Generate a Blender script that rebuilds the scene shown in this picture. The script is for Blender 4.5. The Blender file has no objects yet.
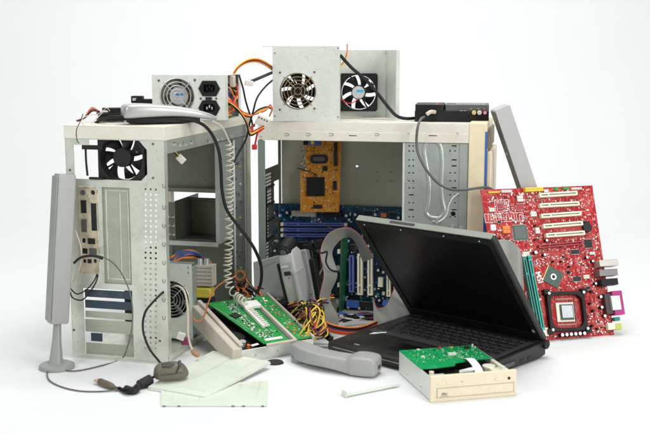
import bpy, bmesh, math, random
from mathutils import Vector, Matrix
from mathutils.geometry import tessellate_polygon
random.seed(7)
PI = math.pi
scene = bpy.context.scene
COL = scene.collection
R = math.radians
# ------------------------------------------------------------------ camera geometry (used to measure positions)
F = 1080.0; PITCH = math.atan(167/F); CH = 0.555
def ray(px, py):
    a = (px-325)/F; b = (217-py)/F
    return Vector((a, math.cos(PITCH)+b*math.sin(PITCH), b*math.cos(PITCH)-math.sin(PITCH)))
CAM = Vector((0, 0, CH))
def P(px, py, Y):
    d = ray(px, py); return CAM + d*(Y/d.y)
def G(px, py, z=0.0):
    d = ray(px, py); return CAM + d*((z-CH)/d.z)
def onp(M, px, py):                      # pixel ray -> local point on the z=0 plane of a frame
    Mi = M.inverted(); o = Mi @ CAM; d = Mi.to_3x3() @ ray(px, py)
    t = -o.z/d.z; return (o.x+d.x*t, o.y+d.y*t)
def frame(o, x, y=None, z=None):
    x = Vector(x).normalized()
    if y is not None:
        y = Vector(y); y = (y - x*y.dot(x)).normalized(); z = x.cross(y)
    else:
        z = Vector(z).normalized(); x = (x - z*x.dot(z)).normalized(); y = z.cross(x)
    return Matrix(((x.x, y.x, z.x, o[0]), (x.y, y.y, z.y, o[1]), (x.z, y.z, z.z, o[2]), (0, 0, 0, 1)))
def T(x, y, z): return Matrix.Translation((x, y, z))
def RX(a): return Matrix.Rotation(R(a), 4, 'X')
def RY(a): return Matrix.Rotation(R(a), 4, 'Y')
def RZ(a): return Matrix.Rotation(R(a), 4, 'Z')
I4 = Matrix.Identity(4)
# ------------------------------------------------------------------ materials
MATS = {}
def mat(name, col, rough=.5, metal=0., var=.12, scale=30, bump=.0, bscale=200, coat=0., spec=.5, dirt=None, dirt_amt=.4, dscale=8, scr=0., seed=0.):
    if name in MATS: return MATS[name]
    m = bpy.data.materials.new(name); m.use_nodes = True
    nt = m.node_tree; b = nt.nodes['Principled BSDF']
    b.inputs['Metallic'].default_value = metal; b.inputs['Specular IOR Level'].default_value = spec
    b.inputs['Coat Weight'].default_value = coat; b.inputs['Coat Roughness'].default_value = .15
    tc = nt.nodes.new('ShaderNodeTexCoord')
    n = nt.nodes.new('ShaderNodeTexNoise'); n.inputs['Scale'].default_value = scale; n.inputs['Detail'].default_value = 5
    nt.links.new(tc.outputs['Object'], n.inputs['Vector'])
    r = nt.nodes.new('ShaderNodeValToRGB')
    c = Vector(col)
    r.color_ramp.elements[0].position = .3; r.color_ramp.elements[1].position = .7
    r.color_ramp.elements[0].color = (*(c*(1-var)), 1); r.color_ramp.elements[1].color = (*[min(1, v) for v in c*(1+var)], 1)
    nt.links.new(n.outputs['Fac'], r.inputs['Fac'])
    out = r.outputs['Color']
    if dirt:
        n2 = nt.nodes.new('ShaderNodeTexNoise'); n2.inputs['Scale'].default_value = dscale; n2.inputs['Detail'].default_value = 8; n2.inputs['Roughness'].default_value = .65
        nt.links.new(tc.outputs['Object'], n2.inputs['Vector'])
        mr = nt.nodes.new('ShaderNodeMapRange'); mr.inputs[1].default_value = .52; mr.inputs[2].default_value = .75; mr.inputs[4].default_value = dirt_amt
        nt.links.new(n2.outputs['Fac'], mr.inputs[0])
        mx = nt.nodes.new('ShaderNodeMix'); mx.data_type = 'RGBA'
        nt.links.new(mr.outputs[0], mx.inputs[0]); nt.links.new(out, mx.inputs[6]); mx.inputs[7].default_value = (*dirt, 1)
        out = mx.outputs[2]
    if scr:
        for k, (rot, sc) in enumerate(((.6, (6, 260, 6)), (-.9, (220, 5, 220)))):
            mp = nt.nodes.new('ShaderNodeMapping'); mp.inputs['Rotation'].default_value = (rot*.4, rot*.5, rot); mp.inputs['Scale'].default_value = sc
            nt.links.new(tc.outputs['Object'], mp.inputs['Vector'])
            ns = nt.nodes.new('ShaderNodeTexNoise'); ns.inputs['Scale'].default_value = 1.; ns.inputs['Detail'].default_value = 4
            nt.links.new(mp.outputs[0], ns.inputs['Vector'])
            m3 = nt.nodes.new('ShaderNodeMapRange'); m3.inputs[1].default_value = .60; m3.inputs[2].default_value = .70; m3.inputs[4].default_value = scr
            nt.links.new(ns.outputs['Fac'], m3.inputs[0])
            mx = nt.nodes.new('ShaderNodeMix'); mx.data_type = 'RGBA'; nt.links.new(m3.outputs[0], mx.inputs[0]); nt.links.new(out, mx.inputs[6])
            c4 = c*(.55 if k else 1.35); mx.inputs[7].default_value = (min(1, c4.x), min(1, c4.y), min(1, c4.z), 1); out = mx.outputs[2]
        # fine speckle of dust and rust
        nv = nt.nodes.new('ShaderNodeTexNoise'); nv.inputs['Scale'].default_value = 160; nv.inputs['Detail'].default_value = 6; nt.links.new(tc.outputs['Object'], nv.inputs['Vector'])
        m3 = nt.nodes.new('ShaderNodeMapRange'); m3.inputs[1].default_value = .66; m3.inputs[2].default_value = .74; m3.inputs[4].default_value = min(1, scr*1.5)
        nt.links.new(nv.outputs['Fac'], m3.inputs[0]); mx = nt.nodes.new('ShaderNodeMix'); mx.data_type = 'RGBA'; nt.links.new(m3.outputs[0], mx.inputs[0]); nt.links.new(out, mx.inputs[6])
        mx.inputs[7].default_value = (c.x*.45, c.y*.40, c.z*.32, 1); out = mx.outputs[2]
    nt.links.new(out, b.inputs['Base Color'])
    mr = nt.nodes.new('ShaderNodeMapRange'); mr.inputs[3].default_value = max(0, rough-.08); mr.inputs[4].default_value = min(1, rough+.1)
    n3 = nt.nodes.new('ShaderNodeTexNoise'); n3.inputs['Scale'].default_value = scale*2.3; n3.inputs['Detail'].default_value = 4
    nt.links.new(tc.outputs['Object'], n3.inputs['Vector']); nt.links.new(n3.outputs['Fac'], mr.inputs[0]); nt.links.new(mr.outputs[0], b.inputs['Roughness'])
    if bump:
        n4 = nt.nodes.new('ShaderNodeTexNoise'); n4.inputs['Scale'].default_value = bscale; n4.inputs['Detail'].default_value = 3
        nt.links.new(tc.outputs['Object'], n4.inputs['Vector'])
        bp = nt.nodes.new('ShaderNodeBump'); bp.inputs['Strength'].default_value = bump; bp.inputs['Distance'].default_value = .001
        nt.links.new(n4.outputs['Fac'], bp.inputs['Height']); nt.links.new(bp.outputs['Normal'], b.inputs['Normal'])
    MATS[name] = m; return m
def steel(name, col, rough=.38, dirt=(.30, .29, .24), dirt_amt=.35, metal=.75):
    # zinc plated sheet: faint spangle plus stains
    if name in MATS: return MATS[name]
    m = mat(name, col, rough, metal, .045, 6, .12, 60, dirt=dirt, dirt_amt=dirt_amt, dscale=11, scr=.35)
    nt = m.node_tree; b = nt.nodes['Principled BSDF']
    tc = nt.nodes['Texture Coordinate']
    v = nt.nodes.new('ShaderNodeTexVoronoi'); v.inputs['Scale'].default_value = 90
    nt.links.new(tc.outputs['Object'], v.inputs['Vector'])
    src = b.inputs['Base Color'].links[0].from_socket
    hs = nt.nodes.new('ShaderNodeHueSaturation')
    bw = nt.nodes.new('ShaderNodeRGBToBW'); nt.links.new(v.outputs['Color'], bw.inputs[0])
    mr = nt.nodes.new('ShaderNodeMapRange'); mr.inputs[3].default_value = .96; mr.inputs[4].default_value = 1.035
    nt.links.new(bw.outputs[0], mr.inputs[0]); nt.links.new(mr.outputs[0], hs.inputs['Value']); nt.links.new(src, hs.inputs['Color'])
    nt.links.new(hs.outputs[0], b.inputs['Base Color'])
    return m
def pcb(name, col, trace, scale=260, gloss=.3):
    # solder-masked board: Manhattan Voronoi traces + vias
    if name in MATS: return MATS[name]
    m = bpy.data.materials.new(name); m.use_nodes = True; nt = m.node_tree; b = nt.nodes['Principled BSDF']
    tc = nt.nodes.new('ShaderNodeTexCoord')
    v = nt.nodes.new('ShaderNodeTexVoronoi'); v.feature = 'DISTANCE_TO_EDGE'; v.inputs['Scale'].default_value = scale*.6
    mp = nt.nodes.new('ShaderNodeMapping'); mp.inputs['Scale'].default_value = (1, .35, 1)
    nt.links.new(tc.outputs['Object'], mp.inputs['Vector']); nt.links.new(mp.outputs[0], v.inputs['Vector'])
    lt = nt.nodes.new('ShaderNodeMath'); lt.operation = 'LESS_THAN'; lt.inputs[1].default_value = .035
    nt.links.new(v.outputs['Distance'], lt.inputs[0])
    br = nt.nodes.new('ShaderNodeTexWave'); br.wave_type = 'BANDS'; br.bands_direction = 'DIAGONAL'; br.inputs['Scale'].default_value = scale*1.6; br.inputs['Distortion'].default_value = 3; br.inputs['Detail'].default_value = 0; br.inputs['Detail Scale'].default_value = .4
    nt.links.new(tc.outputs['Object'], br.inputs['Vector'])
    n = nt.nodes.new('ShaderNodeTexNoise'); n.inputs['Scale'].default_value = 26; n.inputs['Detail'].default_value = 3
    nt.links.new(tc.outputs['Object'], n.inputs['Vector'])
    g1 = nt.nodes.new('ShaderNodeMath'); g1.operation = 'GREATER_THAN'; g1.inputs[1].default_value = .56; nt.links.new(n.outputs['Fac'], g1.inputs[0])
    g2 = nt.nodes.new('ShaderNodeMath'); g2.operation = 'GREATER_THAN'; g2.inputs[1].default_value = .7; nt.links.new(br.outputs['Fac'], g2.inputs[0])
    g3 = nt.nodes.new('ShaderNodeMath'); g3.operation = 'MULTIPLY'; nt.links.new(g1.outputs[0], g3.inputs[0]); nt.links.new(g2.outputs[0], g3.inputs[1])
    g4 = nt.nodes.new('ShaderNodeMath'); g4.operation = 'MAXIMUM'; nt.links.new(g3.outputs[0], g4.inputs[0]); nt.links.new(lt.outputs[0], g4.inputs[1])
    g5 = nt.nodes.new('ShaderNodeMath'); g5.operation = 'MULTIPLY'; g5.inputs[1].default_value = .6; nt.links.new(g4.outputs[0], g5.inputs[0])
    mx = nt.nodes.new('ShaderNodeMix'); mx.data_type = 'RGBA'; mx.inputs[6].default_value = (*col, 1); mx.inputs[7].default_value = (*trace, 1)
    nt.links.new(g5.outputs[0], mx.inputs[0]); nt.links.new(mx.outputs[2], b.inputs['Base Color'])
    b.inputs['Roughness'].default_value = gloss; b.inputs['Specular IOR Level'].default_value = .28
    MATS[name] = m; return m

st_pale = steel('pale zinc steel', (.68, .70, .62), .38, dirt_amt=.5, metal=.6)
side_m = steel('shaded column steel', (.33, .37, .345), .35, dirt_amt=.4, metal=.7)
st_blue = steel('bluish zinc steel', (.50, .545, .50), .38, dirt_amt=.2, metal=.6)
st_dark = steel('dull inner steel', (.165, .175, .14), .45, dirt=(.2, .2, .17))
st_clean = steel('clean sheet steel', (.74, .77, .71), .38, dirt_amt=.12, metal=.35)
post_m = steel('blue green post steel', (.26, .32, .285), .45, dirt_amt=.2, metal=.4)
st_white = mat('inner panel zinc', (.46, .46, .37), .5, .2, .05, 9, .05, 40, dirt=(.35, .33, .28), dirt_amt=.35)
cream = mat('cream paint', (.74, .715, .62), .5, 0, .03, 12, .08, 400, dirt=(.55, .48, .36), dirt_amt=.45, dscale=14, scr=.25)
beige = mat('aged beige plastic', (.80, .70, .48), .5, 0, .04, 10, .1, 500, dirt=(.48, .36, .22), dirt_amt=.3)
beige_lt = mat('light beige plastic', (.76, .67, .50), .48, 0, .03, 15, .1, 600, dirt=(.6, .5, .36), dirt_amt=.3, scr=.2)
beige_bar = mat('beige frame plastic', (.55, .50, .42), .5, 0, .06, 20, .1, 400, dirt=(.3, .26, .2), dirt_amt=.5)
gold = mat('tarnished shield', (.56, .49, .35), .5, .3, .2, 60, .1, 300, dirt=(.16, .13, .08), dirt_amt=.9, dscale=40)
black = mat('black plastic', (.009, .009, .0095), .48, 0, .3, 30, .15, 500, spec=.28)
black_soft = mat('black fan plastic', (.012, .012, .011), .5, 0, .3, 40, .1, 500, spec=.35)
black_gloss = mat('black gloss', (.008, .008, .009), .18, 0, .2, 20, 0, 100)
black_wire = mat('black cable', (.010, .010, .011), .5, 0, .2, 60, spec=.3)
grey_wire = mat('grey cable', (.11, .11, .105), .5, 0, .1, 60)
lap_pal = mat('laptop rubber black', (.012, .013, .011), .45, 0, .25, 25, .1, 600, dirt=(.045, .047, .04), dirt_amt=.7, dscale=20, scr=.3)
lap_edge = mat('laptop greenish trim', (.24, .265, .22), .45, .2, .08, 20, .05, 300)
lap_scr = mat('unlit screen', (.004, .004, .004), .28, 0, .15, 10, .02, 200, spec=.25)
key_m = mat('black keys', (.022, .022, .024), .4, 0, .2, 90, .1, 400)
grey_pl = mat('light grey plastic', (.36, .365, .35), .42, 0, .03, 20, .08, 500, dirt=(.24, .23, .20), dirt_amt=.35, dscale=30, scr=.25)
grey_md = mat('mid grey plastic', (.30, .305, .305), .45, 0, .05, 20, .08, 500)
grey_dk = mat('dark grey plastic', (.085, .085, .085), .5, 0, .1, 30, .1, 500)
silver = mat('silver paint', (.46, .46, .45), .36, .4, .03, 20, .03, 200, coat=.3)
spk_m = mat('speaker grey', (.38, .385, .365), .55, .1, .02, 80, .25, 1500)
spk_s = mat('speaker side', (.33, .345, .325), .5, .2, .04, 20)
white_pl = mat('white nylon', (.75, .73, .66), .45, 0, .05, 50)
white_pt = mat('white label', (.85, .85, .83), .6, 0, .02, 40)
bezel_blue = mat('blue plastic strip', (.03, .13, .45), .4, 0, .1, 40)
pl_green = mat('pale green steel plate', (.72, .78, .66), .45, .1, .03, 12, .05, 90, dirt=(.50, .53, .44), dirt_amt=.7, scr=.35)
mouse_m = mat('olive brown plastic', (.13, .12, .085), .45, 0, .12, 40, .1, 500)
mouse_d = mat('dark olive plastic', (.045, .043, .035), .45, 0, .1, 40)
usb_br = mat('brown usb plastic', (.13, .10, .065), .5, 0, .1, 50)
brown_plug = mat('rust brown plug', (.36, .19, .10), .5, 0, .12, 50)
tan_wire = mat('tan cable', (.55, .48, .38), .5, 0, .05, 50)
coil_m = mat('ivory coil cord', (.60, .57, .47), .4, 0, .05, 50)
yellow = mat('yellow wire', (.80, .56, .04), .4, 0, .1, 50)
red_w = mat('red wire', (.55, .03, .025), .4, 0, .1, 50)
orange_w = mat('orange wire', (.75, .22, .04), .4, 0, .1, 50)
blue_w = mat('blue wire', (.04, .12, .45), .4, 0, .1, 50)
purple_w = mat('plum wire', (.20, .03, .08), .4, 0, .1, 50)
pink_w = mat('salmon wire', (.45, .15, .05), .4, 0, .1, 50)
ribbon_m = mat('grey ribbon cable', (.27, .27, .25), .45, 0, .05, 40)
gold_m = mat('brass contact', (.75, .55, .22), .3, .9, .1, 60)
copper = mat('copper winding', (.30, .15, .07), .45, .5, .2, 120)
chrome = mat('bright metal', (.75, .76, .77), .22, 1., .04, 60)
foil = mat('dull silver', (.62, .64, .66), .35, .6, .05, 60)
chip = mat('chip black', (.016, .016, .018), .42, 0, .15, 80, .05, 900, spec=.3)
chip_g = mat('chip dark green', (.02, .07, .05), .35, 0, .15, 80)
red_pcb = pcb('red board', (.40, .005, .010), (.72, .20, .17), 230, .5)
red_slot = mat('dark red slot', (.36, .02, .03), .4, 0, .1, 60)
blue_pcb = pcb('blue board', (.004, .022, .06), (.03, .16, .26), 250)
green_pcb = pcb('green board', (.012, .25, .045), (.08, .42, .14), 240)
green_pcb2 = pcb('jade board', (.004, .30, .085), (.03, .42, .16), 200, .4)
green_dk = pcb('deep green board', (.010, .09, .04), (.05, .20, .10), 240)
orange_pcb = pcb('orange board', (.55, .20, .012), (.72, .42, .10), 260)
cream_slot = mat('cream slot', (.80, .76, .62), .4, 0, .04, 40)
teal = mat('teal slot', (.02, .36, .30), .4, 0, .1, 40)
teal_dk = mat('dark teal slot', (.015, .22, .19), .4, 0, .1, 40)
slate = mat('violet slot', (.10, .13, .40), .42, 0, .1, 40)
magenta = mat('magenta port', (.42, .02, .20), .4, 0, .1, 40)
lime = mat('lime port', (.48, .60, .12), .4, 0, .1, 40)
yel_pl = mat('yellow plastic', (.85, .60, .04), .4, 0, .08, 40)
orange_pl = mat('orange plastic', (.85, .20, .02), .4, 0, .08, 40)
tin = mat('port tin', (.52, .50, .45), .38, .6, .08, 60)
blue_st = mat('blue sticker', (.06, .35, .62), .4, 0, .2, 120)
sil_st = mat('silver sticker', (.6, .62, .62), .35, .4, .05, 80)
tapeyel = mat('yellow transformer tape', (.72, .62, .08), .45, 0, .1, 80)
label_m = mat('aged label', (.58, .54, .46), .6, 0, .08, 90)
rubber = mat('black rubber', (.012, .012, .012), .7, 0, .2, 50)
ink = mat('grey ink', (.22, .22, .22), .6, 0, .05, 50)
slot_dark = mat('slit shadow gap', (.05, .05, .048), .7, 0, .1, 50)
# ------------------------------------------------------------------ mesh builder
class MB:
    def __init__(s, m=None, M=None):
        s.v = []; s.f = []; s.mi = []; s.ms = []; s.cur = 0; s.M = M or I4
        if m: s.mat(m)
    def mat(s, m):
        if m not in s.ms: s.ms.append(m)
        s.cur = s.ms.index(m); return s
    def add(s, vs, fs, M=None):
        A = s.M @ M if M is not None else s.M
        k = len(s.v); s.v += [A @ Vector(v) for v in vs]
        for f in fs: s.f.append([i+k for i in f]); s.mi.append(s.cur)
        return s
    def box(s, x0, x1, y0, y1, z0, z1, M=None):
        v = [(x, y, z) for z in (z0, z1) for y in (y0, y1) for x in (x0, x1)]
        return s.add(v, [(0, 2, 3, 1), (4, 5, 7, 6), (0, 1, 5, 4), (2, 6, 7, 3), (0, 4, 6, 2), (1, 3, 7, 5)], M)
    def cbox(s, c, d, M=None, rz=0):
        A = T(*c) @ RZ(rz); A = (M @ A) if M is not None else A
        return s.box(-d[0]/2, d[0]/2, -d[1]/2, d[1]/2, -d[2]/2, d[2]/2, A)
    def prism(s, outer, holes, z0, z1, M=None):
        polys = [list(outer)]+[list(h) for h in holes]
        area = lambda p: sum(p[i][0]*p[(i+1) % len(p)][1]-p[(i+1) % len(p)][0]*p[i][1] for i in range(len(p)))
        if area(polys[0]) < 0: polys[0].reverse()
        for h in polys[1:]:
            if area(h) > 0: h.reverse()
        tris = tessellate_polygon([[Vector((x, y, 0)) for x, y in p] for p in polys])
        flat = [q for p in polys for q in p]; n = len(flat)
        vs = [(x, y, z1) for x, y in flat]+[(x, y, z0) for x, y in flat]; fs = []
        for t in tris:
            a, b, c = (flat[i] for i in t)
            if (b[0]-a[0])*(c[1]-a[1])-(c[0]-a[0])*(b[1]-a[1]) < 0: t = (t[0], t[2], t[1])
            fs.append(tuple(t)); fs.append((t[2]+n, t[1]+n, t[0]+n))
        k = 0
        for p in polys:
            for i in range(len(p)):
                a = k+i; b = k+(i+1) % len(p); fs.append((a, a+n, b+n, b))
            k += len(p)
        return s.add(vs, fs, M)
    def cyl(s, p0, p1, r0, r1=None, n=16, M=None, cap=True):
        r1 = r0 if r1 is None else r1; p0 = Vector(p0); p1 = Vector(p1); d = (p1-p0).normalized()
        a = d.orthogonal().normalized(); b = d.cross(a); vs = []
        for p, r in ((p0, r0), (p1, r1)):
            for i in range(n): t = 2*PI*i/n; vs.append(p+a*math.cos(t)*r+b*math.sin(t)*r)
        fs = [(i, (i+1) % n, n+(i+1) % n, n+i) for i in range(n)]
        if cap: fs += [tuple(range(n-1, -1, -1)), tuple(range(n, 2*n))]
        return s.add(vs, fs, M)
    def tube(s, pts, r, n=8, M=None, rad=None):
        pts = [Vector(p) for p in pts]; vs = []; fs = []; a = None
        for i, p in enumerate(pts):
            d = (pts[min(i+1, len(pts)-1)]-pts[max(i-1, 0)]).normalized()
            if a is None: a = d.orthogonal().normalized()
            a = (a-d*a.dot(d)).normalized(); b = d.cross(a)
            rr = rad[i] if rad else r
            for k in range(n): t = 2*PI*k/n; vs.append(p+a*math.cos(t)*rr+b*math.sin(t)*rr)
        for i in range(len(pts)-1):
            for k in range(n): fs.append((i*n+k, i*n+(k+1) % n, (i+1)*n+(k+1) % n, (i+1)*n+k))
        fs += [tuple(range(n-1, -1, -1)), tuple(range((len(pts)-1)*n, len(pts)*n))]
        return s.add(vs, fs, M)
    def loft(s, rings, M=None):
        n = len(rings[0]); vs = [q for r in rings for q in r]; fs = []
        for i in range(len(rings)-1):
            for k in range(n): fs.append((i*n+k, i*n+(k+1) % n, (i+1)*n+(k+1) % n, (i+1)*n+k))
        fs += [tuple(range(n-1, -1, -1)), tuple(range((len(rings)-1)*n, len(rings)*n))]
        return s.add(vs, fs, M)
    def build(s, name, parent=None, bev=0, seg=2, sub=0, sharp=.6, origin=None):
        me = bpy.data.meshes.new(name)
        vs = s.v; loc = Vector((0, 0, 0))
        if parent is None:
            if origin is None:
                mn = Vector([min(v[i] for v in vs) for i in range(3)]); mx = Vector([max(v[i] for v in vs) for i in range(3)])
                loc = Vector(((mn.x+mx.x)/2, (mn.y+mx.y)/2, mn.z))
            else: loc = Vector(origin)
            vs = [v-loc for v in vs]
        me.from_pydata([tuple(v) for v in vs], [], s.f)
        for m in s.ms: me.materials.append(m)
        for p, k in zip(me.polygons, s.mi): p.material_index = k
        bm = bmesh.new(); bm.from_mesh(me); bmesh.ops.recalc_face_normals(bm, faces=bm.faces)
        for f in bm.faces: f.smooth = True
        for e in bm.edges:
            if len(e.link_faces) != 2 or e.calc_face_angle(9) > sharp: e.smooth = False
        bm.to_mesh(me); bm.free()
        o = bpy.data.objects.new(name, me); COL.objects.link(o); o.location = loc
        if parent is not None: o.parent = parent
        if bev:
            b = o.modifiers.new('bevel', 'BEVEL'); b.width = bev; b.segments = seg; b.limit_method = 'ANGLE'; b.angle_limit = R(40); b.harden_normals = False
        if sub:
            b = o.modifiers.new('sub', 'SUBSURF'); b.levels = sub; b.render_levels = sub
        return o
def tag(o, label, cat, group=None, kind=None):
    if label: o['label'] = label
    if cat: o['category'] = cat
    if group: o['group'] = group
    if kind: o['kind'] = kind
    return o
def thing(name, label, cat, M, group=None):
    o = bpy.data.objects.new(name, None); COL.objects.link(o); o.matrix_world = M; o.empty_display_size = .02
    return tag(o, label, cat, group)
def circ(cx, cy, r, n=24, a0=0): return [(cx+r*math.cos(a0+2*PI*i/n), cy+r*math.sin(a0+2*PI*i/n)) for i in range(n)]
def rect(x0, x1, y0, y1): return [(x0, y0), (x1, y0), (x1, y1), (x0, y1)]
def rrect(x0, x1, y0, y1, r, n=5):
    out = []
    for cx, cy, a in ((x1-r, y0+r, -PI/2), (x1-r, y1-r, 0), (x0+r, y1-r, PI/2), (x0+r, y0+r, PI)):
        out += [(cx+r*math.cos(a+PI/2*i/n), cy+r*math.sin(a+PI/2*i/n)) for i in range(n+1)]
    return out
def spline(pts, k=8):
    pts = [Vector(p) for p in pts]; out = []
    for i in range(len(pts)-1):
        p0 = pts[max(i-1, 0)]; p1 = pts[i]; p2 = pts[i+1]; p3 = pts[min(i+2, len(pts)-1)]
        for j in range(k):
            t = j/k
            out.append(.5*((2*p1)+(p2-p0)*t+(2*p0-5*p1+4*p2-p3)*t*t+(3*p1-p0-3*p2+p3)*t**3))
    return out+[pts[-1]]
def PP(lst): return [P(*q) for q in lst]
def jit(pts, a): return [p+Vector((random.uniform(-a, a), random.uniform(-a, a), random.uniform(-a, a))) for p in pts]
def cable(name, pts, r, m, label=None, cat='cable', parent=None, k=8, n=8, Mi=None):
    mb = MB(m, Mi)
    mb.tube(spline(pts, k), r, n)
    o = mb.build(name, parent)
    if parent is None: tag(o, label, cat)
    return o

# ------------------------------------------------------------------ setting
prof = [(-2.0, 0)]
for i in range(0, 13):
    a = PI/2*i/12; prof.append((3.4+1.2*math.sin(a), 1.2-1.2*math.cos(a)))
prof.append((4.6, 5.0))
sheet = mat('white studio paper', (.75, .76, .757), .75, 0, .008, 3, .04, 30, spec=.2)
mb = MB(sheet)
fl = []; nx = 2
def strip(pr, name):
    mb = MB(sheet); vs = []; 
    for y, z in pr: vs += [(-5.5, y, z), (5.5, y, z)]
    mb.add(vs, [(2*i, 2*i+1, 2*i+3, 2*i+2) for i in range(len(pr)-1)])
    o = mb.build(name, sharp=2); o['kind'] = 'structure'; return o
strip(prof[:2], 'floor')
strip(prof[1:], 'backdrop')

# ------------------------------------------------------------------ fan
def fan(root, M, s, d, body=black_soft, rotor=black_soft, sticker=None, nb=7, ang=0, name='case_fan', twist=35, hubr=.2, square=True):
    """square fan, frame plane z=0 facing +z"""
    h = s/2; r = s*.465
    mb = MB(body, M)
    for z0, z1 in ((-.003, 0), (-d, -d+.003)):
        mb.prism(rrect(-h, h, -h, h, s*.06), [circ(0, 0, r, 40)]+[circ(x, y, s*.022, 8) for x in (-h*.87, h*.87) for y in (-h*.87, h*.87)], z0, z1)
    mb.prism(circ(0, 0, r+.0018, 40), [circ(0, 0, r, 40)], -d+.003, -.003)
    for k in range(4):
        a = k*PI/2+.5
        mb.cyl((math.cos(a)*s*.15, math.sin(a)*s*.15, -d+.002), (math.cos(a)*r, math.sin(a)*r, -d+.002), .0018, n=6)
    f = mb.build(name, root)
    mb = MB(rotor, M)
    mb.cyl((0, 0, -d+.004), (0, 0, -.003), s*hubr, s*hubr*.96, 28)
    mb.build('fan_hub', f, bev=.0008)
    mb = MB(rotor, M)
    for k in range(nb):
        a0 = ang+2*PI*k/nb; rings = []
        for j in range(6):
            t = j/5; rr = s*hubr*.93+(r*.96-s*hubr*.93)*t; half = (.25+.10*t)*1.0; zc = -d/2-.0015; sw = .25*t
            q = []
            for u in (-1, -.33, .33, 1):
                aa = a0+sw+u*half; q.append((rr*math.cos(aa), rr*math.sin(aa), zc+u*(d*.30)*(1-.25*t)+(.0008 if True else 0)))
            for u in (1, .33, -.33, -1):
                aa = a0+sw+u*half; q.append((rr*math.cos(aa), rr*math.sin(aa), zc+u*(d*.30)*(1-.25*t)-.0008))
            rings.append(q)
        mb.loft(rings)
    mb.build('fan_blades', f)
    if sticker:
        mb = MB(sil_st, M); mb.cyl((0, 0, -.003), (0, 0, -.0026), s*hubr*.84, n=28)
        mb.mat(blue_st); mb.box(-s*hubr*.25, s*hubr*.65, s*.01, s*.07, -.0026, -.0023)
        mb.build('hub_sticker', f)
    return f
def grille(root, M, r, m, rings=5, wr=.0011, z=.002, name='fan_grille', star=4):
    mb = MB(m, M)
    for k in range(rings):
        rr = r*(k+1)/rings
        pts = [(rr*math.cos(2*PI*i/40), rr*math.sin(2*PI*i/40), z) for i in range(41)]
        mb.tube(pts, wr, 6)
    for k in range(star):
        a = PI/4+k*2*PI/star
        mb.cyl((math.cos(a)*r*.15, math.sin(a)*r*.15, z+.001), (math.cos(a)*r*1.12, math.sin(a)*r*1.12, z+.001), wr, n=6)
    return mb.build(name, root)
def screws(root, M, pts, r=.0028, m=None, name='screw'):
    for x, y in pts:
        mb = MB(m or foil, M); mb.cyl((x, y, 0), (x, y, .0014), r, r*.8, 12)
        mb.mat(slot_dark); mb.box(x-r*.6, x+r*.6, y-r*.12, y+r*.12, .0014, .0016); mb.box(x-r*.12, x+r*.12, y-r*.6, y+r*.6, .00141, .00161)
        mb.build(name, root)

# ------------------------------------------------------------------ LEFT TOWER
cy = R(-14.5)
LW, LD, LH = .188, .465, .424
near = G(169, 365)
ex = Vector((math.cos(cy), math.sin(cy), 0)); ey = Vector((-math.sin(cy), math.cos(cy), 0))
ML = frame(near-ex*LW, ex, ey)
MR_ = ML @ RX(90)                                   # rear sheet frame: x right, y up, z towards the camera
lt = thing('computer_case', 'open steel tower case with its pierced back panel toward the viewer, missing covers', 'computer case', ML)
def lr(px, py): return onp(MR_, px, py)
t = .0012
RM = RX(90)
x0, zt = lr(73, 137); zt = min(zt, LH-.0245); x1, zb = lr(147.5, 181)
oct_ = [(x0, zb), (x1-.012, zb), (x1, zb+.012), (x1, zt-.016), (x1-.014, zt), (x0+.03, zt), (x0+.03, zt-.010), (x0, zt-.010)]
iox0, ioz1 = lr(78, 186); iox1, ioz0 = lr(100, 274)
rcx0, rcz1 = lr(101.5, 187); rcx1, rcz0 = lr(132, 285)
slx0, slz1 = lr(83, 288); slx1, slz0 = lr(134, 357)
holes = [oct_, rect(iox0, iox1, ioz0, ioz1), rect(slx0, slx1, slz0, slz1), rect(rcx0, rcx1, rcz0, rcz1)]
rows = 31
for i in range(rows):
    py = 189+i*(348-189)/(rows-1)
    for j, px in enumerate((145.5, 150.6, 155.8)):
        hx, hz = lr(px, py+j*.3); holes.append(circ(hx, hz, .0021, 8, PI/8))
mb = MB(st_pale)
mb.prism(rect(0, LW, .004, LH-.0225), holes, -t, 0, RM)
mb.box(0, .0012, -.001, .014, .004, LH-.022); 
mb.build('rear_panel', lt)
shade_steel = steel('shade toned steel', (.40, .425, .35), .5, dirt_amt=.5, metal=.4)  # shade of the recess and slot covers put into a darker steel colour
mb = MB(shade_steel, RM); mb.prism(rect(rcx0-.001, rcx1+.001, rcz0-.001, rcz1+.001), [], -.0055, -.0045); mb.box(rcx0-.001, rcx0, rcz0, rcz1, -.0044, -.0012); mb.box(rcx1, rcx1+.001, rcz0, rcz1, -.0044, -.0012); mb.build('recessed_panel', lt)
# pressed U marks, ribs and screws on the back
mb = MB(slot_dark, RM)
for py in (186, 207.6, 226, 244.5, 263, 281, 300, 318):
    hx, hz = lr(164, py); s_ = .0035
    pts = [(hx-s_*.7, hz+s_, .0004), (hx-s_*.6, hz-s_*.4, .0004), (hx, hz-s_, .0004), (hx+s_*.6, hz-s_*.4, .0004), (hx+s_*.7, hz+s_, .0004)]
    mb.tube(spline(pts, 3), .0004, 5)
mb.build('pressed_mark', lt)
mb = MB(st_pale, RM)
rx0, rz1 = lr(104, 190); rx1, rz0 = lr(130, 281)
for q in (rect(rx0, rx0+.0025, rz0, rz1), rect(rx1-.0025, rx1, rz0, rz1), rect(rx0+.0025, rx1-.0025, rz0, rz0+.002), rect(rx0+.0025, rx1-.0025, rz1-.002, rz1), rect(rx1-.018, rx1-.016, rz0+.004, rz1-.004)):
    mb.prism(q, [], -.0045, -.0035)
mb.build('stiffening_rib', lt, bev=.0004)
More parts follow.
